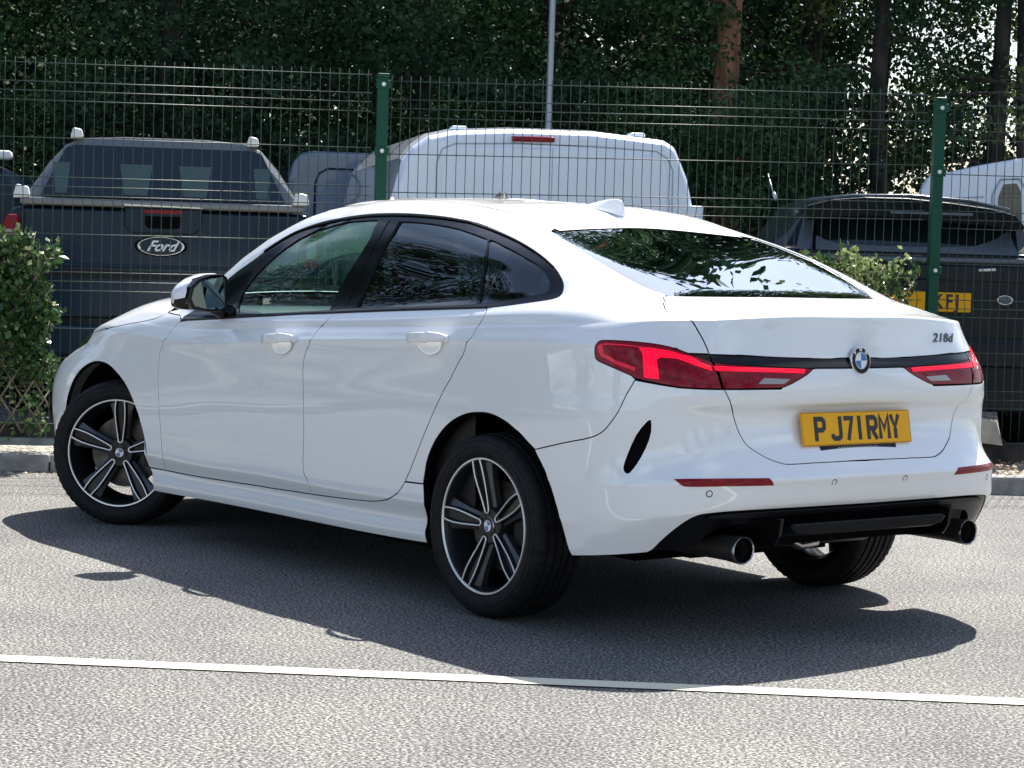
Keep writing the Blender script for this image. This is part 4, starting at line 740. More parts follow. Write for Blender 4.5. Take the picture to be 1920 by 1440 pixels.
crowns = [crown_mesh(11, 1.1, 8.7, 2.3, 96, 85), crown_mesh(12, 1.3, 7.8, 2.1, 92, 70), crown_mesh(13, 1.0, 9.6, 2.4, 100, 90), crown_mesh(14, 2.0, 8.0, 2.2, 44, 55), crown_mesh(15, 3.9, 7.6, 1.6, 10, 44)]
tcount = 0
TB = {}
def tree(u, v, ci, label, leaf='leafdark', rad=.16, bark='barkdark', h=7., rz=None, sc=1., stems=1, cat='tree', crown=True, grp=None, zlo=0, limbs=8):
    global tcount
    r = empty('tree', fl(u, v, .09), rz if rz is not None else rng.uniform(0, 6.28)); tag(r, label, cat, grp)
    mb = trunk_mesh(100 + tcount, h, rad, stems=stems, limbs=limbs, lean=.1 if stems > 1 else .03); tcount += 1
    mb.build('trunk', bark, r, auto='nomerge')
    key = (ci, leaf)
    if key not in TB: me = crowns[ci].copy(); me.materials.append(M[leaf]); TB[key] = me
    o = bpy.data.objects.new('crown', TB[key]); COL.objects.link(o); o.parent = r; o.scale = (sc, sc, 1)
    return r
tree(-4.6, 9.5, 0, 'dark broadleaf tree standing beyond the left edge of the view')
tree(-1.3, 9.8, 1, 'leafy dark tree at the top left corner behind the pickup', 'leafmid')
tree(.9, 9.0, 2, 'dense dark tree above the pickup roof, its foliage reaching low')
tree(3.3, 9.6, 0, 'dense dark tree above the left green post', 'leafdark')
tree(4.6, 9.6, 1, 'green-leaved dark tree behind the white van and lamp column', 'leafmid')
tree(6.12, 8.35, 4, 'pine with a thick reddish-brown bare trunk right of the lamp column', 'leafmid', .165, 'bark', 7, 0.4, limbs=3)
tree(7.5, 10.4, 2, 'dark dense tree just right of the reddish pine trunk')
tree(7.75, 8.8, 4, 'tall dark-trunked tree with bare lower limbs above the black car', 'leafdark', .115, 'barkdark', 7, 1.0)
tree(9.2, 13.0, 3, 'thin dark tree with sky showing through, left of the forked tree', 'leafdark', .10)
tree(9.15, 9.1, 3, 'forked many-stemmed tree against bright sky at the right edge', 'leafbright', .12, 'barkdark', 7, .2, 1, 3)
tree(13.2, 11.5, 0, 'dark broadleaf tree standing beyond the right edge of the view')
tree(16.8, 10.5, 2, 'dark tall tree farther beyond the right edge of the view')
for (u, v, zz, w_, n_, lb) in ((5.95, 7.7, 2.75, 1.1, 85, 'leafy bush hiding the foot of the reddish pine trunk'), (8.6, 8.3, 1.2, .9, 12, 'low bush between the black car and the forked tree')):
    r = empty('bush', fl(u, v, .09), 0); tag(r, lb, 'bush'); rg_ = np.random.default_rng(int(u * 10))
    bl = [(rg_.uniform(-w_, w_), rg_.uniform(-.5, .5), rg_.uniform(.2, zz), .35, .3, .22, 200) for _ in range(n_)]
    me = mesh_quads('foliage', leafcloud(None, bl, 1, .04, .075, rg_)); link('foliage', me, r, ['leafmid'])
    mb = MB()
    for k in range(5): mb.tube([(0, 0, 0), (rg_.uniform(-.4, .4), rg_.uniform(-.2, .2), zz * .5), (rg_.uniform(-w_, w_), rg_.uniform(-.3, .3), zz * .95)], [.03, .02, .006], 6)
    tag(mb.build('stems', 'barkdark', r, auto='nomerge'), kind='stuff')
rg = np.random.default_rng(21); bl = []
for i in range(230):
    u = rg.uniform(-5, 4.9); bl.append((u, rg.uniform(7.7, 8.4), rg.uniform(.3, 2.5 + .5 * math.sin(u * 1.7)), rg.uniform(.25, .5), .3, rg.uniform(.18, .32), rg.uniform(130, 230)))
me = mesh_quads('woodland_edge', leafcloud(None, bl, 1, .045, .08, rg)); me.materials.append(M['leafdark'])
o = link('woodland_edge', me, None, []); o.location = fl(0, 0, .05); o.rotation_euler = (0, 0, FA)
tag(o, 'low leafy growth along the woodland edge behind the vehicles', 'undergrowth', kind='stuff')
# second rank and undergrowth
mb = MB()
rg = np.random.default_rng(5); bl = []
for i in range(780):
    u = rg.uniform(-7, 8.8); v = rg.uniform(12.0, 15.5); z = rg.uniform(.3, 5.4)
    bl.append((u, v, z, rg.uniform(.3, .8), rg.uniform(.3, .7), rg.uniform(.25, .5), rg.uniform(150, 260)))
for i in range(75):
    u = rg.uniform(8.8, 17); v = rg.uniform(12.5, 16); z = rg.uniform(.2, 2.3)
    bl.append((u, v, z, rg.uniform(.3, .8), rg.uniform(.3, .7), rg.uniform(.25, .5), rg.uniform(70, 150)))
for i in range(34):
    u = rg.uniform(8.8, 15); v = rg.uniform(12.5, 16); z = rg.uniform(2.3, 5.0)
    bl.append((u, v, z, rg.uniform(.3, .9), rg.uniform(.3, .7), rg.uniform(.2, .5), rg.uniform(50, 110)))
me = mesh_quads('woodland_understorey', leafcloud(None, bl, 1, .07, .13, rg)); me.materials.append(M['leafdark'])
o = link('woodland_understorey', me, None, []); o.location = fl(0, 0, .05); o.rotation_euler = (0, 0, FA)
tag(o, 'dark mass of understorey leaves behind the row of trees', 'undergrowth', kind='stuff')
bl = []
for i in range(520):
    u = rg.uniform(-16, 9.6); v = rg.uniform(17, 21); z = rg.uniform(.3, 8.0)
    bl.append((u, v, z, rg.uniform(.6, 1.3), rg.uniform(.3, .7), rg.uniform(.4, .8), rg.uniform(60, 110)))
for i in range(60):
    u = rg.uniform(9.6, 30); v = rg.uniform(18, 22); z = rg.uniform(.3, 2.6)
    bl.append((u, v, z, rg.uniform(.6, 1.3), rg.uniform(.3, .7), rg.uniform(.3, .6), rg.uniform(60, 110)))
me = mesh_quads('far_woodland', leafcloud(None, bl, 1, .20, .34, rg, .8)); me.materials.append(M['leafdark'])
o = link('far_woodland', me, None, []); o.location = fl(0, 0, .05); o.rotation_euler = (0, 0, FA)
tag(o, 'deep shaded woodland filling the gaps between the trees', 'woodland', kind='stuff')
# off-camera surroundings seen only in reflections: trees, hedge bank and a brick house to the left, trees behind the viewer
i = 0
for (x, y, ci) in ((12.5, 6.2, 0), (12.5, 10.5, 2), (20, 11, 2), (22, 16, 1), (16, 21, 0), (7, 26, 2), (-24, -14, 1), (-27, -8, 2), (-28, -1, 0), (-26, 8, 2), (-20, -22, 0)):
    r = empty('tree', (x, y, 0), i * 1.3); i += 1; tag(r, 'broadleaf tree out of view beyond the car park, seen only as a reflection', 'tree', 'trees out of view around the car park')
    if i % 3 == 0: trunk_mesh(300 + i, 9, .16).build('trunk', 'barkdark', r, auto='nomerge')
    else: trunk_mesh(300 + i, 8, .18).build('trunk', 'barkdark', r, auto='nomerge')
    if (ci, 'leafdark') not in TB: me = crowns[ci].copy(); me.materials.append(M['leafdark']); TB[(ci, 'leafdark')] = me
    o = bpy.data.objects.new('crown', TB[(ci, 'leafdark')]); COL.objects.link(o); o.parent = r
    if i < 3: o.scale = (1, 1, 1.25)
bh = empty('brick_house', (27, 19, 0), math.radians(35)); tag(bh, 'red brick house out of view, mirrored in the side windows', 'house')
mb = MB(); mb.box((-5, -4, 0), (5, 4, 5.2)); mb.build('wall', 'brick', bh)
mb = MB(); prism(mb, [(-4.4, 5.2), (4.4, 5.2), (0, 8)], -5.3, 5.3, ax='x'); mb.build('roof', 'barkdark', bh)
for z in (1.0, 3.4):
    for a in (-2.8, 0, 2.8):
        for fx in (-1, 1):
            mb = MB(); mb.box((a - .6, fx * 4.02 - .03, z), (a + .6, fx * 4.02 + .03, z + 1.2)); w_ = mb.build('window', 'whiteplastic', bh)
            mb = MB(); mb.box((a - .5, fx * 4.06 - .01, z + .1), (a + .5, fx * 4.06 + .01, z + 1.1)); mb.build('pane', 'darkglass', w_)
    for a in (-1.8, 1.8):
        mb = MB(); mb.box((-5.05, a - .6, z), (-4.99, a + .6, z + 1.2)); w_ = mb.build('window', 'whiteplastic', bh)
        mb = MB(); mb.box((-5.07, a - .5, z + .1), (-5.04, a + .5, z + 1.1)); mb.build('pane', 'darkglass', w_)
# ------------------------------------------------------------------ the white saloon: skin surface
NLp = len(FL)
def _spl(xk, yk):
    n = len(xk); A = np.zeros((n, n)); B = np.zeros_like(yk); h = np.diff(xk); A[0, 0] = A[-1, -1] = 1
    for i in range(1, n - 1):
        A[i, i - 1] = h[i - 1] / 6; A[i, i] = (h[i - 1] + h[i]) / 3; A[i, i + 1] = h[i] / 6
        B[i] = (yk[i + 1] - yk[i]) / h[i] - (yk[i] - yk[i - 1]) / h[i - 1]
    return np.linalg.solve(A, B)
def _ev(xk, yk, Mk, x):
    i = np.clip(np.searchsorted(xk, x) - 1, 0, len(xk) - 2); h = xk[i + 1] - xk[i]; a = ((xk[i + 1] - x) / h)[:, None]; b = ((x - xk[i]) / h)[:, None]; h = h[:, None]
    return a * yk[i] + b * yk[i + 1] + ((a ** 3 - a) * Mk[i] + (b ** 3 - b) * Mk[i + 1]) * h ** 2 / 6
LPS = []
for q in FL:
    Pk = q.T; full = np.vstack([Pk[1:][::-1] * [1, -1, 1], Pk]); w1 = Pk[::-1][1:4] * [1, -1, 1]; w2 = Pk[::-1][1:4][::-1]
    full = np.vstack([w2, full, w1]); sk = np.arange(-17, 18).astype(float); LPS.append((sk, full, _spl(sk, full)))
def SP(s, t):
    s = np.atleast_1d(np.asarray(s, float)).ravel(); t = np.atleast_1d(np.asarray(t, float)).ravel()
    us, inv = np.unique(np.round(s, 6), return_inverse=True); inv = inv.ravel()
    K = np.stack([_ev(sk, f, m, us) for sk, f, m in LPS], 0); n = NLp
    d = np.sqrt(np.linalg.norm(np.diff(K, axis=0), axis=2) + 1e-9); T = np.concatenate([np.zeros((1, len(us))), np.cumsum(d, 0)]); h = np.diff(T, axis=0)
    A = np.zeros((len(us), n, n)); B = np.zeros((len(us), n, 3)); A[:, 0, 0] = 1; A[:, -1, -1] = 1
    for i in range(1, n - 1):
        A[:, i, i - 1] = h[i - 1] / 6; A[:, i, i] = (h[i - 1] + h[i]) / 3; A[:, i, i + 1] = h[i] / 6
        B[:, i] = (K[i + 1] - K[i]) / h[i][:, None] - (K[i] - K[i - 1]) / h[i - 1][:, None]
    Mm = np.linalg.solve(A, B); i = np.clip(np.floor(t).astype(int), 0, n - 2); fr = t - i; hh = h[i, inv]; a = (1 - fr)[:, None]; b = fr[:, None]
    return a * K[i, inv] + b * K[i + 1, inv] + ((a ** 3 - a) * Mm[inv, i] + (b ** 3 - b) * Mm[inv, i + 1]) * (hh ** 2)[:, None] / 6
def SJ(s, t, e=.004):
    s = np.asarray(s, float); t = np.asarray(t, float); t2 = np.clip(t, e, NLp - 1 - e)
    a = (SP(s + e, t) - SP(s - e, t)) / (2 * e); b = (SP(s, t2 + e) - SP(s, t2 - e)) / (2 * e)
    n = -np.cross(a, b); n /= np.linalg.norm(n, axis=1)[:, None] + 1e-12
    return a, b, n
def cat(pts, n=2):
    """smooth a traced polyline (Catmull-Rom)"""
    P_ = [np.array(p, float) for p in pts]; P_ = [2 * P_[0] - P_[1]] + P_ + [2 * P_[-1] - P_[-2]]; out = []
    for i in range(1, len(P_) - 2):
        p0, p1, p2, p3 = P_[i - 1:i + 3]
        for k in range(n):
            t = k / n; out.append(.5 * (2 * p1 + (p2 - p0) * t + (2 * p0 - 5 * p1 + 4 * p2 - p3) * t * t + (3 * p1 - p0 - 3 * p2 + p3) * t ** 3))
    out.append(P_[-2]); return [tuple(p) for p in out]
def dens(ring, ms=.10, mt=.34):
    out = []
    for i in range(len(ring)):
        a = np.array(ring[i]); b = np.array(ring[(i + 1) % len(ring)]); d = np.abs(b - a)
        n = max(1, int(math.ceil(max(d[0] / ms, d[1] / mt))))
        for k in range(n): out.append(tuple(a + (b - a) * k / n))
    r = [out[0]]
    for p in out[1:]:
        if abs(p[0] - r[-1][0]) + abs(p[1] - r[-1][1]) * .3 > 2e-3: r.append(p)
    if abs(r[0][0] - r[-1][0]) + abs(r[0][1] - r[-1][1]) * .3 < 2e-3: r.pop()
    return r
def inside(P_, R):
    x, y = P_[:, 0], P_[:, 1]; c = np.zeros(len(P_), bool); n = len(R)
    for i in range(n):
        x1, y1 = R[i]; x2, y2 = R[i - 1]
        if y1 == y2: continue
        m = ((y1 > y) != (y2 > y)) & (x < (x2 - x1) * (y - y1) / (y2 - y1) + x1); c ^= m
    return c
def area(R): return .5 * sum(R[i - 1][0] * R[i][1] - R[i][0] * R[i - 1][1] for i in range(len(R)))
def panel(name, rings, m, parent, gap=.0029, depth=.014, inset=0., flange=True, under=.008, sstep=.1, tsub=3, mirror=False, both=None, back=None, holes=()):
    """a body panel: outline(s) in skin coordinates, lifted onto the skin, with folded-in edges"""
    V = []; Nn = []; Fc = []; MI = []
    for ri, ring in enumerate(rings):
        R = dens(ring)
        if area(R) < 0: R = R[::-1]
        def shift(R, gp, hole=False):
            A = np.array(R); S_, T_ = A[:, 0], np.clip(A[:, 1], 0, 25)
            ja, jb, nn = SJ(S_, T_); P3 = SP(S_, T_)
            tn = np.roll(P3, -1, 0) - np.roll(P3, 1, 0); tn /= np.linalg.norm(tn, axis=1)[:, None] + 1e-12
            inw = np.cross(nn, tn)          # outline runs counter-clockwise in (s, t)
            # orient by testing in (s,t)
            a11 = (ja * ja).sum(1); a12 = (ja * jb).sum(1); a22 = (jb * jb).sum(1); b1 = (ja * inw).sum(1); b2 = (jb * inw).sum(1); D = a11 * a22 - a12 ** 2 + 1e-12
            ds = (a22 * b1 - a12 * b2) / D; dt = (a11 * b2 - a12 * b1) / D
            t2 = np.roll(A, -1, 0) - np.roll(A, 1, 0); sg = np.sign(t2[:, 0] * dt - t2[:, 1] * ds)   # >0 = left = inside for ccw
            sg[sg == 0] = 1
            if hole: sg = -sg
            A2 = A + np.stack([ds, dt], 1) * (sg * gp)[:, None]; A2[:, 1] = np.clip(A2[:, 1], 0, 25)
            return [tuple(p) for p in A2], inw * sg[:, None]
        R2, inw = shift(R, gap)
        Ra = np.array(R2); hl = []
        for hr in holes:
            h_ = dens(hr)
            if area(h_) < 0: h_ = h_[::-1]
            h2, hin = shift(h_, gap, True); hl.append((h2, hin))
        s0, s1 = Ra[:, 0].min(), Ra[:, 0].max(); t0, t1 = Ra[:, 1].min(), Ra[:, 1].max()
        gs = np.arange(math.ceil(s0 / sstep), math.floor(s1 / sstep) + 1) * sstep; gt = np.arange(math.ceil(t0 * tsub), math.floor(t1 * tsub) + 1) / tsub
        G = np.array([(a, b) for a in gs for b in gt]) if len(gs) and len(gt) else np.zeros((0, 2))
        if len(G):
            G = G[inside(G, R2)]
            for h2, _ in hl: G = G[~inside(G, h2)]
        sc = np.array([1, .28])
        allb = np.vstack([Ra] + [np.array(h2) for h2, _ in hl])
        if len(G):
            dm = np.full(len(G), 9.)
            for bpt in allb: dm = np.minimum(dm, np.hypot((G[:, 0] - bpt[0]), (G[:, 1] - bpt[1]) * .28))
            G = G[dm > .028]
        pts = [Vector((p[0], p[1] * .28)) for p in R2]; ed = [(i, (i + 1) % len(R2)) for i in range(len(R2))]; k0 = len(R2)
        for h2, _ in hl:
            pts += [Vector((p[0], p[1] * .28)) for p in h2]; ed += [(k0 + i, k0 + (i + 1) % len(h2)) for i in range(len(h2))]; k0 += len(h2)
        pts += [Vector((p[0], p[1] * .28)) for p in G]
        vo, eo, fo, *_ = delaunay_2d_cdt(pts, ed, [], 0, 1e-5)
        VO = np.array([(v.x, v.y / .28) for v in vo])
        Fo = np.array([f for f in fo if len(f) == 3])
        cen = VO[Fo].mean(1); ok = inside(cen, R2)
        for h2, _ in hl: ok &= ~inside(cen, h2)
        Fo = Fo[ok]
        Pn = SP(VO[:, 0], VO[:, 1]); _, _, nn = SJ(VO[:, 0], VO[:, 1]); Pn = Pn - nn * inset
        # winding
        fn = np.cross(Pn[Fo[:, 1]] - Pn[Fo[:, 0]], Pn[Fo[:, 2]] - Pn[Fo[:, 0]]); fl_ = (fn * nn[Fo[:, 0]]).sum(1) < 0
        Fo[fl_] = Fo[fl_][:, ::-1]
        b0 = len(V); V += list(Pn); Nn += list(nn); Fc += [tuple(int(i) + b0 for i in f) for f in Fo]; MI += [0] * len(Fo)
        if flange:
            for RR, IW in [(R2, inw)] + hl:
                A = np.array(RR); Pb = SP(A[:, 0], A[:, 1]); _, _, nb = SJ(A[:, 0], A[:, 1]); Pb = Pb - nb * inset
                r_ = min(.0018, depth * .3)
                rows = [(Pb, (nb - IW * .3)), (Pb - nb * r_ * .35 - IW * r_ * .25, (nb - IW)), (Pb - nb * r_ * 1.2 - IW * r_ * .3, -IW), (Pb - nb * depth, -IW)]
                if under: rows += [(Pb - nb * depth, nb), (Pb - nb * (depth + .002) - IW * under, nb)]
                base = len(V); n = len(RR)
                for q, nq in rows: V += list(q); Nn += list(nq / (np.linalg.norm(nq, axis=1)[:, None] + 1e-9))
                for j in ([0, 1, 2, 4] if under else [0, 1, 2]):
                    for i in range(n):
                        a, b_, c, d = base + j * n + i, base + j * n + (i + 1) % n, base + (j + 1) * n + (i + 1) % n, base + (j + 1) * n + i
                        pa_, pb_, pc_ = V[a], V[b_], V[c]; f_n = np.cross(np.array(pb_) - pa_, np.array(pc_) - pa_)
                        f = (a, b_, c, d) if f_n @ np.array(Nn[a] + Nn[d]) > 0 else (d, c, b_, a)
                        Fc.append(f); MI.append(1 if j >= 2 else 0)  # inner edge rows painted black for the shade inside the shut gaps
    V = np.array(V); Nn = np.array(Nn)
    def make(V, Nn, Fc, par, nm):
        me = bpy.data.meshes.new(nm); me.from_pydata([tuple(v) for v in V], [], Fc); me.polygons.foreach_set('material_index', MI)
        me.polygons.foreach_set('use_smooth', [True] * len(Fc)); me.update(); me.normals_split_custom_set_from_vertices([tuple(n) for n in Nn])
        return link(nm, me, par, [m, 'matteblack'])
    o = make(V, Nn, Fc, parent, name)
    if mirror is not False:
        o2 = make(V * [1, -1, 1], Nn * [1, -1, 1], [f[::-1] for f in Fc], parent if mirror is True else mirror, name)
        return o, o2
    return o
def mir(pts): return [(-a, b) for a, b in reversed(pts)]
car = empty('white_car', (0, 0, 0)); tag(car, 'white four-door coupe parked with its front wheels turned, seen from the rear left', 'car')

c = {k: v for k, v in CV.items()}
A_ = cat(c['A']); B_ = cat(c['B']); C_ = cat(c['C']); Cb = cat([c['C'][-1]] + c['C2'])
dbot = cat(c['dlo_bot']); drear = cat([c['dlo_bot'][-1]] + c['dlo_rear'])
def seg_between(curve, s_hi, s_lo): return [p for p in curve if s_lo < p[0] < s_hi]
Bt = (7.27, 19.80); At = (9.472, 18.45)
botline = [(7.338, 2.40), (7.928, 2.28), (8.82, 2.25), (9.577, 2.20)]
# doors
fd = A_ + [(9.577, 2.20), (8.82, 2.25), (7.928, 2.28), (7.338, 2.40)] + list(reversed(B_))[0:-1] + [Bt] + list(reversed(seg_between(dbot, 9.40, 7.30)))
panel('front_door', [fd], 'paint', car, mirror=True)
rd = [Bt] + B_[1:] + [(7.338, 2.40)] + list(reversed(Cb)) + list(reversed(C_))[1:-1] + [(5.364, 19.69)] + list(reversed(seg_between(dbot, 7.25, 5.38)))
panel('rear_door', [rd], 'paint', car, mirror=True)
# front wing with bumper, bonnet
archf = cat([(11.98, 0), (11.86, 1.2)] + c['archf'][:-1] + [(9.855, 4.748), (9.851, 2.2)]) 
head_back = [(11.25, 12.05), (11.235, 11.0), (11.512, 9.83), (11.68, 9.15)]
head_front = [(12.9, 9.3), (13.0, 11.0), (12.6, 12.2), (11.9, 12.55)]
fw_ = [(9.577, 2.20)] + list(reversed(A_))[1:] + [(9.46, 18.6), (9.60, 19.25)] + [tuple(p) for p in c['bonnet'][1:]] + head_back[0:] + head_front + [(13.1, 12.75), (14, 13.0), (14, 0)] + archf + [(9.83, 2.15)]
panel('front_wing', [fw_], 'paint', car, mirror=True)
hl = cat([(11.27, 12.12), (11.25, 11.0), (11.52, 9.86), (11.69, 9.2)]) + cat([(12.88, 9.35), (12.98, 11.0), (12.58, 12.15), (11.9, 12.45)])
panel('headlamp', [hl], 'darkglass', car, inset=.001, mirror=True)
bn = [tuple(p) for p in c['bonnet'][1:]] + [(11.9, 12.65), (12.6, 12.3), (13.1, 12.85), (14, 13.1)]
bonnet_l = bn + [(14, 19.75), (12.5, 19.7), (11.2, 19.65), (10.2, 19.55)]
panel('bonnet', [bonnet_l], 'paint', car, mirror=True, flange=True)
ws = [(10.17, 19.85), (11.2, 19.85), (12.5, 19.9), (14, 19.95), (14, 22.15), (12, 22.1), (11, 22.05), (10.35, 22.0), (10.2, 21)]
panel('windscreen', [ws], 'winglass', car, inset=.002, mirror=True, flange=False)
# side panel: rear wing, roof rail and pillars
ditch = [(2.175, 21.78)] + cat(c['ditch'][1:-1]) + [(7, 23.3), (8.5, 23.22), (9.6, 23.05), (10.2, 22.9)]
rw_l = cat(c['rw_left']); lt = [(1.893, 19.90)] + [p for p in cat(c['lidtop']) if p[1] < 19.0]
ltop = cat(c['light_top']); lbot = cat(c['light_bot']); bump = cat(c['bump'])
ar_up = cat([c['archr'][-1]] + c['archr2'])            # from bumper joint over the top to the sill joint
strip_l = [(2.078, 14.12), (2.25, 14.13)]
side = ([(6.09, 5.05)] + list(reversed(C_))[1:-1] + [(5.364, 19.69)] + drear[1:] + [(9.52, 20.0), (9.46, 18.62), (9.60, 19.27), (9.98, 19.33), (10.12, 19.9), (10.15, 21), (10.28, 22.1), (10.2, 22.9)] + list(reversed(ditch))[1:]
        + rw_l + lt + ltop + lbot[:-1] + [(3.407, 11.70)] + list(reversed(bump)) + ar_up[1:])
panel('rear_wing', [side], 'paint', car, mirror=True)
# sill
sill = [(9.83, 2.13)] + [(9.577, 2.19), (8.82, 2.24), (7.928, 2.27), (7.338, 2.39)] + list(reversed(Cb)) + [(6.10, 5.03), (5.88, 5.04), (5.857, 3.453), (5.88, 1.824), (5.864, 0.0), (9.76, 0.0), (9.77, 1.15)]
panel('side_skirt', [sill], 'paint', car, mirror=True)
# roof
roof = list(ditch) + [(10.4, 22.3), (11, 22.2), (12, 22.25), (14, 22.3), (14, 25), (0, 25)] + [(0, 22.08)] + list(reversed(cat(c['rw_top'])))
def full(ring_left): return ring_left
panel('roof', [[(max(a, 0), b) for a, b in roof]], 'paint', car, mirror=True, flange=False)
# rear window
rwin = rw_l + cat([c['rw_left'][-1]] + [(1.70, 19.95), (1.39, 19.93), (.73, 19.93), (0, 19.93)])[1:]
rwr = rwin + mir(rwin)[1:]
top_l = cat([c['rw_top'][0]] + c['rw_top'][1:] + [(0, 22.08)])
rfull = rw_l + cat([c['rw_left'][-1]] + [(1.70, 19.95), (1.39, 19.93), (.73, 19.93), (0, 19.93)])[1:] + [(-a, b) for a, b in reversed(cat([c['rw_left'][-1]] + [(1.70, 19.95), (1.39, 19.93), (.73, 19.93), (0, 19.93)])[:-1])] + [(-a, b) for a, b in reversed(rw_l)][1:] + [(-a, b) for a, b in top_l] + list(reversed(top_l))[1:]
panel('rear_window', [rfull], 'reardark', car, inset=.003, depth=.006, gap=.0015)
# boot lid: upper and lower skins, gloss strip between them
lid_c = [(0, 19.78)] + list(reversed(cat([(1.84, 19.7)] + [(0, 19.7)])))[1:]
def lr(left): return left + [(-a, b) for a, b in reversed(left) if abs(a) > 1e-6]
lt2 = cat(c['lidtop'])
lt2 = [(1.893, 19.90)] + [(p[0], p[1]) for p in lt2 if 19.0 > p[1] > 14.15] + [(2.078, 14.12)]
stt = cat([(2.078, 14.12)] + c['strip_top'][1:] + [(0, 13.42)])
upper = lr([(0, 19.88), (.725, 19.88), (1.38, 19.89)] + lt2 + stt[1:])
lid_low = cat([(1.871, 11.48)] + c['lidlow'][1:-1] + [(.533, 7.70), (0, 7.70)])
lb3 = [(1.871, 11.48), (1.102, 11.46)] + cat(c['light_bot3'])[1:] + [(.62, 12.03), (0, 12.03)]
lower = lr([(0, 7.70)] + list(reversed(lid_low))[1:] + lb3[1:])
lid = panel('boot_lid', [upper, lower], 'paint', car)
sp_ = lr([(0, 12.05), (.62, 12.05), (.70, 12.02), (1.187, 12.15), (1.725, 12.35), (2.027, 12.53), (2.05, 13.2), (2.075, 14.08)] + stt[1:])
panel('gloss_strip', [sp_], 'blackgloss', lid, inset=.002, gap=.001)
# rear bumper
dif = cat([(2.839, 0.0)] + c['dif_top'][1:] + [(0, 2.95)])
ar_lo = cat([(4.09, 0)] + c['archr'][1:])
bl_ = [(3.407, 11.66), (2.904, 11.56), (2.564, 11.50), (2.209, 11.48), (1.88, 11.47)]
bp_ = lr([(0, 7.66)] + list(reversed(lid_low))[1:] + list(reversed(bl_)) + list(reversed(bump))[1:] + list(reversed(ar_lo))[1:] + [(4.08, 0.02)] + [(2.86, 0.0)] + dif[1:])
vent = cat(c['vent'] + [c['vent'][0]])[:-1]
refl = c['refl']
bumper = panel('rear_bumper', [bp_], 'paint', car, gap=.002, holes=[vent, [(-a, b) for a, b in vent]])
o, o2 = panel('air_slit', [vent], 'matteblack', bumper, inset=.012, gap=0, depth=.004, mirror=True)
refl_s = cat([refl[0], refl[1], refl[2]], 3) + cat([refl[3], refl[4], refl[5], refl[6]], 3)
panel('reflector', [refl_s], 'redrefl', bumper, inset=-.0015, gap=0, depth=.003, under=0, mirror=True)
for s_, t_ in ((2.13, 4.757), (.51, 5.146), (-.51, 5.146), (-2.13, 4.757)):
    q = SP([s_], [t_])[0]; n_ = Vector(SJ([s_], [t_])[2][0]); T = Matrix.Translation(q) @ n_.to_track_quat('Y', 'Z').to_matrix().to_4x4()
    mb = MB(); mb.disc(.0078, .0006, 24, 0); mb.disc(.0115, .0004, 24, 1, r0=.0085)
    o = mb.build('parking_sensor', ['paint', 'blacktrim'], bumper, auto='nomerge'); o.data.transform(T)
# diffuser and lower parts
dpoly = lr([(0, 0)] + [(2.86, 0)] + [(a, b) for a, b in dif][1:])
dlo_ = [(0, 2.9)] + list(reversed([(a, max(b - .04, 0)) for a, b in dif]))[1:] + [(2.80, 0)]
notch = [(2.12, 0), (2.05, .8), (1.88, 1.35), (1.55, 1.45), (1.25, 1.1), (1.12, .4), (1.10, 0)]
dfull = lr(dlo_ + notch + [(0, 0)])
df = panel('diffuser', [dfull], 'plastic', car, inset=.004, gap=.001, depth=.03, under=0)
sh = lr([(0, 2.60), (1.0, 2.66), (1.75, 2.90), (2.05, 2.9), (2.15, 2.7), (1.8, 2.45), (1.6, 2.25), (1.0, 2.1), (0, 2.05)])
panel('diffuser_rib', [sh], 'blacktrim', df, inset=-.004, gap=0, depth=.008, under=0)
mb = MB(); nP = [(-.35, .380), (-.30, .372), (.30, .372), (.35, .380), (.375, .402), (.35, .412), (-.35, .412), (-.375, .402)]
Tn = Matrix.Identity(4)
vs = []
for (x, k, dz) in ((-.975, 1, -.0), (-.90, 1.0, -.012), (-.60, .9, -.06)):
    vs.append([(a * k, z + dz) for a, z in nP])
def loftx(mb, secs, mi=0):
    n = len(secs[0][1]); vv = []
    for x, o in secs: vv += [(x, a, z) for a, z in o]
    mb.add(vv, [(i * n + k, i * n + (k + 1) % n, (i + 1) * n + (k + 1) % n, (i + 1) * n + k) for i in range(len(secs) - 1) for k in range(n)] + [tuple(range(n)), tuple(reversed(range((len(secs) - 1) * n, len(secs) * n)))], mi); return mb
loftx(mb, [(-.968, vs[0]), (-.90, vs[1]), (-.62, vs[2])]); o = mb.build('centre_lip', 'suvblack', df); bevel(o, .006, 2)
for s in (-1, 1):
    mb = MB(); prism(mb, [(-.965, .43), (-.955, .372), (-.93, .335), (-.70, .30), (-.70, .43)], s * .405 - .007, s * .405 + .007); o = mb.build('strake', 'plastic', df); bevel(o, .003, 1)
    # exhaust pipe
    mb = MB(); c0 = (0, s * .539, .331)
    mb.lathe([(.0415, -.40), (.0415, -.86), (.0445, -.905), (.0455, -.920)], 48, 1, axis='X', c=(0, c0[1], c0[2])); mb.lathe([(.0455, -.920), (.0455, -.927), (.0440, -.930), (.0405, -.927), (.0395, -.88), (.038, -.70), (.02, -.69), (.001, -.69)], 48, 0, axis='X', c=(0, c0[1], c0[2]))
    o = mb.build('tail_pipe', ['steel', 'sootsteel'], car, auto='smooth')
    mb = MB(); mb.lathe([(.0392, -.905), (.0385, -.88), (.037, -.70), (.001, -.695)], 40, 0, axis='X', c=(0, c0[1], c0[2])); mb.build('pipe_bore', 'sootsteel', o, auto='smooth')
    mb = MB(); mb.tube([(-.42, s * .539, .331), (-.35, s * .45, .34), (-.2, s * .25, .3)], .034, 12); mb.build('pipe_bend', 'sootsteel', o, auto='smooth')
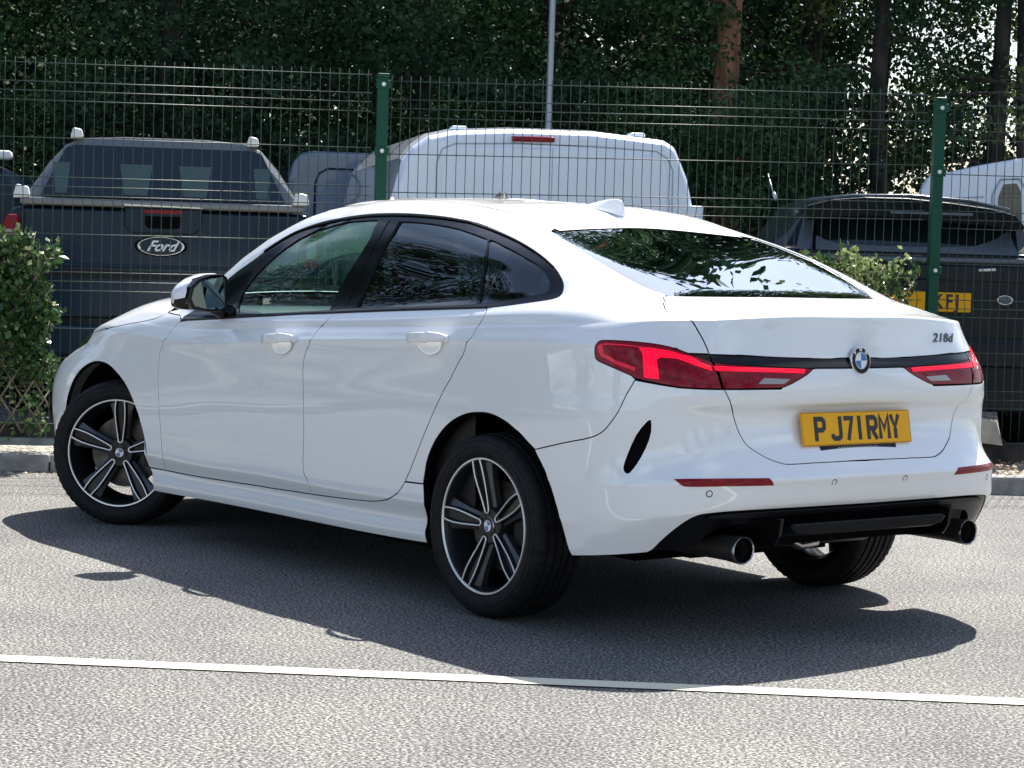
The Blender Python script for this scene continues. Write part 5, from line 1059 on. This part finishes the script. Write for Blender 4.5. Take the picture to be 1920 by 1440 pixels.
# silencer, rear axle, floor
mb = MB(); mb.lathe([(.001, -.46), (.08, -.45), (.10, -.42), (.10, .42), (.08, .45), (.001, .46)], 24, 0, axis='Y', c=(-.52, 0, .36)); o = mb.build('silencer', 'sootsteel', car, auto='smooth')
mb = MB(); mb.tube([(-.66, .06, .30), (-.64, .0, .280), (-.62, -.10, .283), (-.56, -.17, .30)], .016, 12); mb.build('silencer_pipe', 'steel', o, auto='smooth')
mb = MB()
mb.box((-.86, -.50, .39), (.42, .50, .46)); mb.box((-.78, -.40, .315), (-.30, .40, .40)); mb.box((-.42, -.36, .225), (-.25, .30, .33)); mb.box((.40, -.80, .185), (2.24, .80, .30)); mb.box((2.22, -.48, .19), (3.30, .48, .34)); mb.box((-.47, -.80, .36), (-.44, -.5, .62)); mb.box((-.47, .5, .36), (-.44, .80, .62))  # includes dark boxes added to block the bright gap behind the diffuser
mb.box((.42, -.78, .20), (.45, .78, .6)); mb.box((2.2, -.78, .2), (2.24, .78, .6)); mb.box((-.83, -.55, .40), (-.82, .55, .60)); mb.box((3.1, -.7, .2), (3.3, .7, .35))
mb.tube([(0, -.70, .31), (0, .70, .31)], .035, 10); mb.box((-.25, -.4, .20), (.25, .4, .30))
o = mb.build('underbody', 'matteblack', car, auto='nomerge')
# wheel arches
for cx, s in ((-.03, 1), (-.03, -1), (2.69, 1), (2.69, -1)):
    mb = MB(); n = 40; vs = []
    for k in range(n + 1):
        w_ = math.radians((2 if cx < 1 else -14) + (178 if cx < 1 else 208) * k / n); rr = .405 if cx < 1 else .405
        for y in (.858, .50): vs.append((cx + rr * math.cos(w_), s * (y - (.0 if y < .6 else 0)), .315 + rr * math.sin(w_)))
    mb.add(vs, [(2 * k, 2 * k + 1, 2 * k + 3, 2 * k + 2) for k in range(n)], 0, True)
    mb.disc(.42, s * .50, 40, 0, c=(cx, 0, .315), a0=0, a1=math.pi)
    mb.build('arch_liner', 'matteblack', car, auto='nomerge')
# black window surround and glass
frame_ring = dbot[::-1] if False else None
dlo = dbot + drear[1:]
cl = []
for p in dlo:
    cl.append(p)
holes = [cat(c[k] + [c[k][0]], 2)[:-1] if False else c[k] for k in ('fglass', 'rglass', 'qglass')]
def rnd(poly, n=4): return cat(poly + [poly[0]], n)[:-1]
G_ = {k: c[k] for k in ('fglass', 'rglass', 'qglass')}
G_['qglass'] = rnd(c['qglass'])
panel('window_surround', [dlo + [(9.50, 19.6)]], 'blackgloss', car, inset=.0022, gap=.001, depth=.010, under=0, mirror=True, holes=[G_['fglass'], G_['rglass'], G_['qglass']])
panel('front_side_window', [G_['fglass']], 'winglass', car, inset=.007, gap=-.004, flange=False, mirror=True)
panel('rear_side_window', [G_['rglass']], 'privacy', car, inset=.007, gap=-.004, flange=False, mirror=True)
panel('quarter_window', [G_['qglass']], 'privacy', car, inset=.007, gap=-.004, flange=False, mirror=True)
panel('pillar_cover', [c['pillar_f']], 'blackgloss', car, inset=-.0005, gap=.0008, depth=.004, under=0, mirror=True)
panel('pillar_cover', [c['pillar_r']], 'blackgloss', car, inset=-.0005, gap=.0008, depth=.004, under=0, mirror=True)
# satin sealing strip along the window base and arc
def dopen(pts):
    o = []
    for a, b in zip(pts[:-1], pts[1:]): o += [tuple(np.array(a) + (np.array(b) - np.array(a)) * k / 3) for k in range(3)]
    return o + [pts[-1]]
def strip_on_skin(name, pts, r, m, lift, par, mirror=True):
    A = np.array(pts); Pq = SP(A[:, 0], A[:, 1]); nq = SJ(A[:, 0], A[:, 1])[2]; q = Pq + nq * lift
    mb = MB(); mb.tube([tuple(v) for v in q], r, 6); o = mb.build(name, m, par, auto='nomerge')
    if mirror: mb = MB(); mb.tube([(v[0], -v[1], v[2]) for v in q], r, 6); mb.build(name, m, par, auto='nomerge')
    return o
strip_on_skin('waist_seal', [(a, b + .05) for a, b in dopen(dbot)], .0045, 'blacktrim', .001, car)
strip_on_skin('roof_seal', [(a, b - .10) for a, b in dopen(c['dlo_rear'][22:62])], .0035, 'blacktrim', .001, car)
# tail lamps
q_l = ltop + lbot[1:-1] + [(3.409, 11.72)] + [(2.904, 11.60), (2.564, 11.53), (2.209, 11.51), (1.90, 11.50), (2.035, 12.50), (2.205, 12.916)]
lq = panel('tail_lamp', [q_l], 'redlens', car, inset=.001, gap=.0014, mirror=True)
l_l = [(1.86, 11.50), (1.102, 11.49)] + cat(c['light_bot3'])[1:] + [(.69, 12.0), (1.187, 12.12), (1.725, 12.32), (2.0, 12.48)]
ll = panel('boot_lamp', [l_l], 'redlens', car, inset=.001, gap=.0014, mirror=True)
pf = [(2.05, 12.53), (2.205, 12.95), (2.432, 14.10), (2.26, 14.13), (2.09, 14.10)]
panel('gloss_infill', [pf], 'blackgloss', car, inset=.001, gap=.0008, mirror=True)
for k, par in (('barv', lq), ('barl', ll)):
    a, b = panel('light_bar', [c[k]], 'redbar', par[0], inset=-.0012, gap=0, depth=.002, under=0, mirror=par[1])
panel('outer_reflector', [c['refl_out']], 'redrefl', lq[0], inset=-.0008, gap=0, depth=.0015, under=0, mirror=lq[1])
edge_t = [(2.50, 14.05), (2.72, 14.52), (3.072, 14.80), (3.567, 14.86), (3.90, 14.78), (3.985, 14.3), (4.005, 13.3), (3.995, 12.75), (3.96, 12.45), (3.75, 12.12), (3.42, 11.92), (3.41, 12.05), (3.73, 12.28), (3.92, 12.6), (3.95, 13.3), (3.93, 14.1), (3.85, 14.45), (3.567, 14.55), (3.072, 14.52), (2.75, 14.36)]
panel('upper_reflector', [edge_t], 'redtrim', lq[0], inset=-.0009, gap=0, depth=.0015, under=0, mirror=lq[1])
inn = [(2.86, 11.78), (2.90, 12.55), (2.62, 12.72), (2.34, 12.2), (2.14, 11.92), (1.96, 11.80), (1.93, 11.62), (2.55, 11.62)]
panel('inner_reflector', [inn], 'redrefl', lq[0], inset=-.0006, gap=0, depth=.001, under=0, mirror=lq[1])
inn2 = [(1.84, 11.62), (1.90, 11.93), (1.20, 11.83), (.95, 11.80), (1.12, 11.60)]
panel('inner_reflector', [inn2], 'redrefl', ll[0], inset=-.0006, gap=0, depth=.001, under=0, mirror=ll[1])
panel('reversing_lens', [c['rev']], 'clearlens', ll[0], inset=-.0012, gap=0, depth=.0015, under=0, mirror=ll[1])
# roundels
def roundel(name, T, R, par, letters=True):
    mb = MB(); ax = 'Y'
    mb.lathe([(R, -.004), (R * 1.0, .003), (R * .97, .0055), (R * .93, .0058)], 48, 1)
    mb.disc(R * .93, .0058, 48, 0, r0=R * .62)
    mb.disc(R * .62, .0064, 48, 1, r0=R * .57)
    for k in range(4): mb.disc(R * .57, .0058, 12, 2 if k % 2 else 3, a0=k * math.pi / 2, a1=(k + 1) * math.pi / 2)
    o = mb.build(name, ['blackgloss', 'chrome', 'blue', 'white'], par, auto='nomerge'); o.data.transform(T)
    if letters:
        for ch, a in (('B', 135), ('M', 90), ('W', 45)):
            a = math.radians(a); t = text_mesh('letter', ch, R * .36, 'white', .0003, .0006, 0, o, T @ Matrix.Translation((-math.cos(a) * R * .775, .0063, math.sin(a) * R * .775)) @ Matrix.Rotation(a - math.pi / 2, 4, 'Y') @ Matrix(((-1, 0, 0, 0), (0, 0, 1, 0), (0, 1, 0, 0), (0, 0, 0, 1))), 1)
    return o
q = SP([0], [12.55])[0]; n_ = Vector(SJ([0], [12.3])[2][0])
n_ = Vector((-1, 0, .12)).normalized(); xa = Vector((0, 1, 0)); za = n_.cross(xa) * -1
# local Y = outward, X = car's left, Z = up
Tb = Matrix(((0, n_.x, 0, q[0] - .004), (1, 0, 0, 0), (0, n_.z, 1, q[2] + .002), (0, 0, 0, 1)))
Tb[0][2] = .12; 
roundel('roundel_badge', Tb, .046, lid)
# number plate, handle below it, model script
px_ = np.array([SP([0], [t])[0] for t in (8.6, 9.7)])
xt, xb = -.872, -.894
yv = Vector((xt - xb, 0, .112)).normalized()
Tp = frame(((xt + xb) / 2 - .004, 0, .706), (0, -1, 0), (yv.x, 0, yv.z))
mb = MB(); mb.box((-.26, -.0555, -.004), (.26, .0555, .0025)); pl_ = mb.build('number_plate', 'plateyel', lid); pl_.data.transform(Tp); bevel(pl_, .002, 1)
mb = MB(); 
for x0, x1, y0, y1 in ((-.2585, .2585, .052, .0535), (-.2585, .2585, -.0535, -.052), (-.2585, -.257, -.052, .052), (.257, .2585, -.052, .052)): mb.box((x0, y0, .0025), (x1, y1, .0029))
o = mb.build('plate_border', 'redblur', pl_); o.data.transform(Tp)
def ribbon(mb, path, w, z0, z1):
    n = len(path); P2 = [Vector(p) for p in path]; Lf = []; Rt = []
    for i in range(n):
        d0 = (P2[i] - P2[i - 1]).normalized() if i else None; d1 = (P2[i + 1] - P2[i]).normalized() if i < n - 1 else None
        d0 = d0 or d1; d1 = d1 or d0; n0 = Vector((-d0.y, d0.x)); n1 = Vector((-d1.y, d1.x)); m = (n0 + n1).normalized(); k = w / 2 / max(.72, m.dot(n0))
        Lf.append(P2[i] + m * k); Rt.append(P2[i] - m * k)
    for i in range(n - 1):
        q = [Rt[i], Rt[i + 1], Lf[i + 1], Lf[i]]
        mb.add([(p.x, p.y, z0) for p in q] + [(p.x, p.y, z1) for p in q], [(0, 3, 2, 1), (4, 5, 6, 7), (0, 1, 5, 4), (2, 3, 7, 6)] + ([(3, 0, 4, 7)] if i == 0 else []) + ([(1, 2, 6, 5)] if i == n - 2 else []))
GL = {'P': [[(7, 0), (7, 72), (34, 72), (42, 65), (43, 54), (42, 43), (34, 36), (13.5, 36)]], 'J': [[(6, 22), (7, 13), (14, 7), (34, 7), (42, 13), (43, 24), (43, 79)]], '7': [[(0, 72), (42, 72), (18, 0)]], '1': [[(7, 0), (7, 79)]],
      'R': [[(7, 0), (7, 72), (34, 72), (42, 65), (43, 54), (42, 43), (34, 36), (13.5, 36)], [(25, 29.5), (43, 0)]], 'M': [[(6, 0), (6, 76), (25, 34), (44, 76), (44, 0)]], 'Y': [[(5, 79), (25, 38), (45, 79)], [(25, 34), (25, 0)]]}
for ch, x0, wd in (('P', -.203, .055), ('J', -.125, .052), ('7', -.062, .046), ('1', .004, .050), ('R', .045, .055), ('M', .104, .054), ('Y', .160, .048)):
    mb = MB()
    for path in GL[ch]: ribbon(mb, [(a / 50 * wd, b / 79 * .080 - .040) for a, b in path], .0165, 0, .0006)
    o = mb.build('plate_character', 'platetxt', pl_, auto='nomerge'); o.data.transform(Tp @ Matrix.Translation((x0, 0, .0027)))
mb = MB(); mb.box((-.18, -.074, -.010), (.18, -.056, .0015)); o = mb.build('plate_bracket', 'blacktrim', lid); o.data.transform(Tp)
mb = MB()
for i in range(14): mb.box((-.10 + i * .014, -.071, .0010), (-.092 + i * .014, -.061, .0020))
o = mb.build('bracket_print', 'clearlens', lid); o.data.transform(Tp)
q = SP([-1.49], [15.5])[0]; a1, b1, n1 = SJ([-1.49], [15.5]); xa = Vector(a1[0]) * -1; ya = Vector(n1[0]).cross(xa) 
text_mesh('model_script', '218d', .044, 'rimgrey', .0012, .0006, .35, lid, frame(tuple(q + n1[0] * .0015), xa, Vector(n1[0]).cross(xa)), 1.3, spacing=1.1)
# roof aerial fin
zt = np.linspace(22, 25, 61); zp = SP(np.zeros(61), zt); zz = lambda x: float(np.interp(x, zp[:, 0], zp[:, 2]))
X0 = .335
secs = []
for dx, hw_, hz in ((.215, .004, .004), (.17, .018, .020), (.12, .025, .040), (.07, .027, .058), (.03, .025, .066), (.008, .019, .060), (-.002, .010, .030)):
    x = X0 + dx; z0_ = zz(x) - .002; z1_ = zz(x) + hz
    secs.append((x, [(-hw_ * 1.25, z0_), (-hw_ * .9, z0_ + (z1_ - z0_) * .35), (-hw_ * .28, z0_ + (z1_ - z0_) * .85), (0, z1_), (hw_ * .28, z0_ + (z1_ - z0_) * .85), (hw_ * .9, z0_ + (z1_ - z0_) * .35), (hw_ * 1.25, z0_)]))
mb = MB(); loftx(mb, secs); o = mb.build('aerial_fin', 'paint', car); ss_ = o.modifiers.new('s', 'SUBSURF'); ss_.levels = ss_.render_levels = 2; sm(o)
mb = MB(); vs = [(.25, 0), (.21, .026), (.09, .042), (-.012, .036), (-.022, 0), (-.012, -.036), (.09, -.042), (.21, -.026)]; vs = [(X0 + a, b) for a, b in vs]
mb.add([(x, y, zz(x) - .012) for x, y in vs] + [(x, y, zz(x) + .003) for x, y in vs], [tuple(range(8, 16))] + [(i, (i + 1) % 8, 8 + (i + 1) % 8, 8 + i) for i in range(8)]); fb = mb.build('fin_base', 'paint', o); bevel(fb, .002, 2)
# door handles
def handle(s_, t_, L_=.235):
    for sd in (1, -1):
        q = SP([s_], [t_])[0]; _, _, n1 = SJ([s_], [t_]); fwd = SP([s_ + .2], [t_])[0] - SP([s_ - .2], [t_])[0]
        n1 = Vector(n1[0]); n1.z = 0.03; n1.normalize(); xa = Vector(fwd); xa = (xa - n1 * xa.dot(n1)).normalized(); za = n1.cross(xa); za = za if za.z > 0 else -za
        T = Matrix(((xa.x, n1.x, za.x, q[0]), (xa.y, n1.y, za.y, q[1]), (xa.z, n1.z, za.z, q[2]), (0, 0, 0, 1)))
        if sd < 0: T = Matrix.Diagonal((1, -1, 1, 1)) @ T
        # cup
        mb = MB(); n = 28; vs = []; fs = []
        for j, (k, d) in enumerate(((1.0, .0035), (.97, .0045), (.90, .002), (.62, -.0005), (.001, -.001))):
            for i in range(n):
                w_ = 2 * math.pi * i / n; vs.append((math.cos(w_) * .074 * k - .008, d, math.sin(w_) * .040 * k - .017))
        for j in range(4):
            for i in range(n): fs.append((j * n + i, j * n + (i + 1) % n, (j + 1) * n + (i + 1) % n, (j + 1) * n + i))
        mb.add(vs, fs, 0, True); cup = mb.build('handle_cup', 'paint', car, auto='smooth'); cup.data.transform(T)
        # grip
        mb = MB(); secs = []; N_ = 22
        for i in range(N_ + 1):
            k = i / N_; x = (k - .5) * L_; e = abs(2 * k - 1)
            prot = .014 + .042 * (1 - e ** 2.6); hh = .0175 * (1 - e ** 5) ** .5 + .001; th = .010 * (1 - e ** 8) ** .5 + .001
            zc = .004 - .004 * e + (.004 if k < .3 else 0); sec = []
            for m in range(12):
                w_ = 2 * math.pi * m / 12; cs, sn = math.cos(w_), math.sin(w_)
                sec.append((prot - .004 + th * abs(cs) ** .8 * (1 if cs > 0 else -1), zc + hh * abs(sn) ** .8 * (1 if sn > 0 else -1)))
            secs.append((x, sec))
        loftx(mb, secs); g = mb.build('handle_grip', 'paint', cup, auto='smooth'); sm(g); g.data.transform(T)
        mb = MB(); mb.box((-L_ * .5 + .004, -.004, -.014), (-L_ * .5 + .038, .016, .015)); e_ = mb.build('handle_end', 'paint', cup); e_.data.transform(T); bevel(e_, .008, 3)
handle(7.77, 14.22); handle(5.84, 14.68)
# door mirrors
for sd in (1, -1):
    mb = MB()
    def msec(y, xc, hx, zc, hz, n=20):
        o = []
        for i in range(n):
            w_ = 2 * math.pi * i / n; cs, sn = math.cos(w_), math.sin(w_); p_ = .62
            o.append((xc + hx * abs(cs) ** p_ * (1 if cs > 0 else -1), y, zc + hz * abs(sn) ** p_ * (1 if sn > 0 else -1)))
        return o
    S_ = [(.850, 1.84, .030, 1.055, .050), (.862, 1.835, .060, 1.052, .068), (.885, 1.835, .072, 1.050, .074), (.93, 1.84, .076, 1.048, .073), (.98, 1.850, .070, 1.038, .064), (1.015, 1.862, .052, 1.026, .050), (1.035, 1.872, .030, 1.018, .034), (1.041, 1.876, .012, 1.015, .016)]
    V_ = [msec(*s) for s in S_]; n = 20; vs = [(p[0], p[1] * sd, p[2]) for s in V_ for p in s]
    fs = []; mi = []
    for i in range(len(S_) - 1):
        for k in range(n):
            fs.append((i * n + k, i * n + (k + 1) % n, (i + 1) * n + (k + 1) % n, (i + 1) * n + k)); zm = np.mean([vs[j][2] for j in fs[-1]]); mi.append(0 if zm > 1.012 else 1)
    for f, m_ in zip(fs, mi): mb.add([vs[j] for j in f], [(0, 1, 2, 3)], m_, True)
    mb.add(vs[:n], [tuple(range(n))], 1); mb.add(vs[-n:], [tuple(range(n))], 0)
    o = mb.build('door_mirror', ['paint', 'blackgloss'], car, auto='smooth')
    ga = [(.872, 1.100), (.885, 1.112), (.93, 1.108), (.975, 1.090), (1.000, 1.062), (1.008, 1.02), (.995, .992), (.95, .982), (.89, .982), (.872, .992)]
    xg = lambda y: 1.762 + max(0, (y - .93)) * .34
    fr_ = [(.860, 1.108), (.880, 1.122), (.93, 1.119), (.982, 1.100), (1.012, 1.068), (1.020, 1.018), (1.003, .981), (.95, .971), (.885, .971), (.860, .984)]
    mb = MB(); nn_ = len(fr_)
    mb.add([(xg(y) - .006, y * sd, z) for y, z in fr_] + [(xg(y) + .05, y * sd, z) for y, z in fr_], [tuple(range(nn_))] + [(i, (i + 1) % nn_, nn_ + (i + 1) % nn_, nn_ + i) for i in range(nn_)]); f_ = mb.build('mirror_rim', 'blackgloss', o); bevel(f_, .004, 2)
    mb = MB(); mb.add([(xg(y) - .0085 + (y - .93) * .03, y * sd, z) for y, z in ga], [tuple(range(len(ga)))]); mb.build('mirror_glass', 'mirror', o)
    mb = MB(); mb.tube([(1.84, .79 * sd, .955), (1.84, .84 * sd, .975), (1.84, .90 * sd, 1.0)], [.045, .032, .03], 12); mb.build('mirror_foot', 'blackgloss', o, auto='smooth')
# cabin
mb = MB()
def seat(x, y):
    prism(mb, [(x - .05, .42), (x + .45, .45), (x + .47, .56), (x + .40, .60), (x + .02, .56), (x - .22, 1.10), (x - .34, 1.10), (x - .16, .45)], y - .24, y + .24)
    prism(mb, [(x - .26, 1.12), (x - .22, 1.28), (x - .30, 1.31), (x - .36, 1.14)], y - .12, y + .12)
for y in (.37, -.37): seat(1.35, y)
prism(mb, [(.25, .42), (.75, .46), (.75, .58), (.35, .56), (.12, 1.03), (-.02, 1.03), (.05, .45)], -.62, .62)
ci = mb.build('seats', 'seat', car); bevel(ci, .035, 3)
mb = MB(); prism(mb, [(1.72, .55), (1.72, .88), (1.80, .97), (2.15, .985), (2.3, .9), (2.3, .5)], -.70, .70); o = mb.build('dashboard', 'blacktrim', car); bevel(o, .03, 2)
mb = MB(); w0 = [(1.62 + .06 * math.sin(a) * .9, -.37 + .19 * math.cos(a), .93 + .18 * math.sin(a)) for a in np.linspace(0, 2 * math.pi, 33)]; mb.tube(w0, .014, 8, cap=False); mb.build('steering_wheel', 'blacktrim', car, auto='nomerge')
mb = MB(); prism(mb, [(-.55, 1.02), (.05, 1.02), (.05, 1.05), (-.55, 1.09)], -.60, .60); mb.build('parcel_shelf', 'seat', car)
panel('roof_lining', [[(3.2, 22.6), (9.9, 22.6), (13.9, 22.4), (13.9, 25), (0, 25), (0, 22.6)]], 'lining', car, inset=.04, gap=0, flange=False, mirror=True)
for sd in (1,):
    panel('door_lining', [[(5.4, 3.0), (9.5, 3.0), (9.3, 19.0), (5.4, 19.2)]], 'cream' if False else 'blacktrim', car, inset=.05, gap=0, flange=False, mirror=True)
mb = MB(); mb.box((.95, -.74, .90), (1.95, -.715, 1.055)); o = mb.build('pale_band', 'cream', car); bevel(o, .01, 2)  # pale box added to give the bright band inside the front side window
for y in (.70, -.73): mb = MB(); mb.box((.85, y * .95, .30), (.95, y * .95 + .03, .98)); mb.build('pillar_lining', 'blacktrim', car)
# ------------------------------------------------------------------ wheels
def wheel_meshes():
    D = {}
    # tyre, axis along +Y (outside)
    hw_ = .1115
    prof = [(.2335, .090), (.240, .1005), (.262, .1105), (.285, .1095), (.300, .1025), (.3095, .092)]
    prof += [(.3135, .082), (.3155, .070), (.3158, .066), (.3090, .064), (.3090, .058), (.3165, .056), (.3172, .036), (.3100, .034), (.3100, .024), (.3176, .022), (.3178, .005), (.3105, .003)]
    prof += [(r, -a) for r, a in reversed(prof)]
    seg = 180
    def rm(k, j, r):
        if j in (5, 6, 7, 8) or j in (27, 28, 29, 30): return r - (.0035 if k % 3 == 0 else 0)
        return r
    mb = MB(); mb.lathe(prof, seg, 0, rmod=rm)
    mb.lathe([(.272, .1112), (.2735, .1121), (.275, .1112)], 90); mb.lathe([(.2925, .1075), (.2935, .1083), (.2945, .1068)], 90)
    D['tyre'] = mb
    # rim
    mb = MB()
    mb.lathe([(.2345, .088), (.2355, .098), (.2335, .1015), (.2290, .1010), (.2262, .0975)], 96, 1)
    mb.lathe([(.2262, .0975), (.2215, .088), (.214, .060), (.206, .02), (.200, -.06), (.215, -.09), (.2355, -.1)], 96, 0)
    mb.lathe([(.001, .070), (.045, .071), (.058, .071), (.066, .058), (.066, .02), (.001, .02)], 48, 0)
    D['rim'] = mb
    sp = MB(); ra = MB()
    for k in range(5):
        a = 2 * math.pi * k / 5 + math.pi / 2; ca, sa = math.cos(a), math.sin(a)
        def T(r, w, y): return (ca * r - sa * w, y, sa * r + ca * w)
        # two legs of the pair, one solid with a sunken centre
        st = [(.045, .0115, .0715, .0600), (.085, .0155, .0765, .0640), (.125, .0205, .0830, .0700), (.165, .0240, .0895, .0760), (.200, .0235, .0940, .0800), (.2275, .0215, .0965, .0840)]
        for sgn in (1, -1):
            vs = []
            for r, w, yt, yb in st:
                vs += [T(r, sgn * (w + .0065), yt - .014), T(r, sgn * (w + .001), yt), T(r, sgn * (w - .0045), yt), T(r, sgn * (w - .0085), yt - .010), T(r, sgn * (w - .004), yb - .030), T(r, sgn * (w + .010), yb - .030)]
            m = 6
            sp.add(vs, [(i * m + j, i * m + (j + 1) % m, (i + 1) * m + (j + 1) % m, (i + 1) * m + j) for i in range(len(st) - 1) for j in range(m)] + [tuple(range(m)), tuple(range((len(st) - 1) * m, len(st) * m))], 0)
            # outer buttress
            vs = []
            for r, w, yt, yb in st: vs += [T(r, sgn * (w + .006), yt - .014), T(r, sgn * (w + .017 + .02 * max(0, (r - .15) / .08)), yt - .022), T(r, sgn * (w + .012 + .02 * max(0, (r - .15) / .08)), yt - .05), T(r, sgn * (w), yt - .05)]
            m = 4
            sp.add(vs, [(i * m + j, i * m + (j + 1) % m, (i + 1) * m + (j + 1) % m, (i + 1) * m + j) for i in range(len(st) - 1) for j in range(m)] + [tuple(range(m)), tuple(range((len(st) - 1) * m, len(st) * m))], 1)
        vs = []
        for r, w, yt, yb in st: vs += [T(r, w - .006, yt - .012), T(r, -w + .006, yt - .012), T(r, -w + .006, yt - .035), T(r, w - .006, yt - .035)]
        m = 4
        sp.add(vs, [(i * m + j, i * m + (j + 1) % m, (i + 1) * m + (j + 1) % m, (i + 1) * m + j) for i in range(len(st) - 1) for j in range(m)] + [tuple(range(m)), tuple(range((len(st) - 1) * m, len(st) * m))], 0)
        # machined edge: U-shaped
        path = []
        rr = [(.2285, .0195, .0980), (.205, .0225, .0955), (.175, .0240, .0920), (.140, .0215, .0865), (.100, .0165, .0800), (.070, .0125, .0760), (.055, .0105, .0745)]
        for r, w, y in rr: path.append((r, w, y))
        for q in range(1, 8):
            w_ = math.pi * q / 8; path.append((.0530 - .0095 * math.sin(w_), .0105 * math.cos(w_), .0744))
        for r, w, y in reversed(rr): path.append((r, -w, y))
        n = len(path); vs = []
        for i, (r, w, y) in enumerate(path):
            p0 = path[max(i - 1, 0)]; p1 = path[min(i + 1, n - 1)]; d = Vector((p1[0] - p0[0], p1[1] - p0[1])).normalized(); nx, ny = -d.y, d.x; hw2 = .0033
            for sg, dy in ((1, 0), (.75, .0016), (-.75, .0016), (-1, 0)): vs.append(T(r + nx * hw2 * sg, w + ny * hw2 * sg, y + dy))
        ra.add(vs, [(i * 4 + j, i * 4 + j + 1, (i + 1) * 4 + j + 1, (i + 1) * 4 + j) for i in range(n - 1) for j in range(3)], 0, True)
    D['spoke'] = sp; D['rail'] = ra
    mb = MB(); mb.lathe([(.001, .02), (.155, .02), (.155, .0), (.001, 0)], 48, 0); mb.box((-.175, -.005, -.06), (-.10, .04, .06), 1); mb.lathe([(.03, .05), (.07, .045), (.075, .02)], 24, 1); D['disc'] = mb
    return D
WD = wheel_meshes(); WM = {}
def wheel(x, y, z, rz, spin, flip=False):
    r = empty('wheel', (x, y, z), rz + (math.pi if flip else 0), car)
    for k, nm, mats in (('tyre', 'tyre', ['tyre']), ('rim', 'rim', ['rimdark', 'machined']), ('spoke', 'spokes', ['rimdark', 'rimgrey']), ('rail', 'spoke_edge', ['machined']), ('disc', 'brake_disc', ['brake', 'blacktrim'])):
        if k not in WM: o = WD[k].build(nm, mats, r, auto='nomerge' if k == 'rail' else 'smooth'); WM[k] = o.data
        else: o = bpy.data.objects.new(nm, WM[k]); COL.objects.link(o); o.parent = r
        o.rotation_euler = (0, spin if k in ('rim', 'spoke', 'rail') else 0, 0)
    T = Matrix.Translation((0, .0745, 0)) @ Matrix.Diagonal((-1, 1, 1, 1))
    key = 'cap'
    if key not in WM:
        mb = MB(); R = .033
        mb.lathe([(R, -.004), (R, .001), (R * .95, .003)], 32, 1); mb.disc(R * .95, .003, 32, 0, r0=R * .60); mb.disc(R * .60, .0034, 32, 1, r0=R * .55)
        for k in range(4): mb.disc(R * .55, .003, 10, 2 if k % 2 else 3, a0=k * math.pi / 2, a1=(k + 1) * math.pi / 2)
        o = mb.build('hub_cap', ['blackgloss', 'chrome', 'blue', 'white'], r, auto='nomerge'); WM[key] = o.data
    else: o = bpy.data.objects.new('hub_cap', WM[key]); COL.objects.link(o); o.parent = r
    o.location = (0, .0745, 0); o.rotation_euler = (0, .3, 0)
    for k in range(5):
        a = 2 * math.pi * k / 5 + .3
        if 'bolts' not in WM: mb = MB(); mb.lathe([(.001, .078), (.008, .077), (.009, .070)], 8); o = mb.build('wheel_bolt', 'blacktrim', r, auto='smooth'); WM['bolts'] = o.data
        else: o = bpy.data.objects.new('wheel_bolt', WM['bolts']); COL.objects.link(o); o.parent = r
        o.location = (.048 * math.cos(a), -.003, .048 * math.sin(a))
    return r
wheel(0, .779, .3165, 0, math.radians(12.6), False)
wheel(2.718, .778, .3165, math.radians(37), math.radians(-2), False)
wheel(0, -.779, .3165, 0, .4, True)
wheel(2.67, -.80, .3165, math.radians(33), 1.0, True)
for o in bpy.data.objects:
    if o.parent is None and o.type in ('MESH', 'EMPTY') and 'label' in o and 'category' not in o and 'kind' not in o: o['category'] = o.name.split('.')[0].replace('_', ' ')
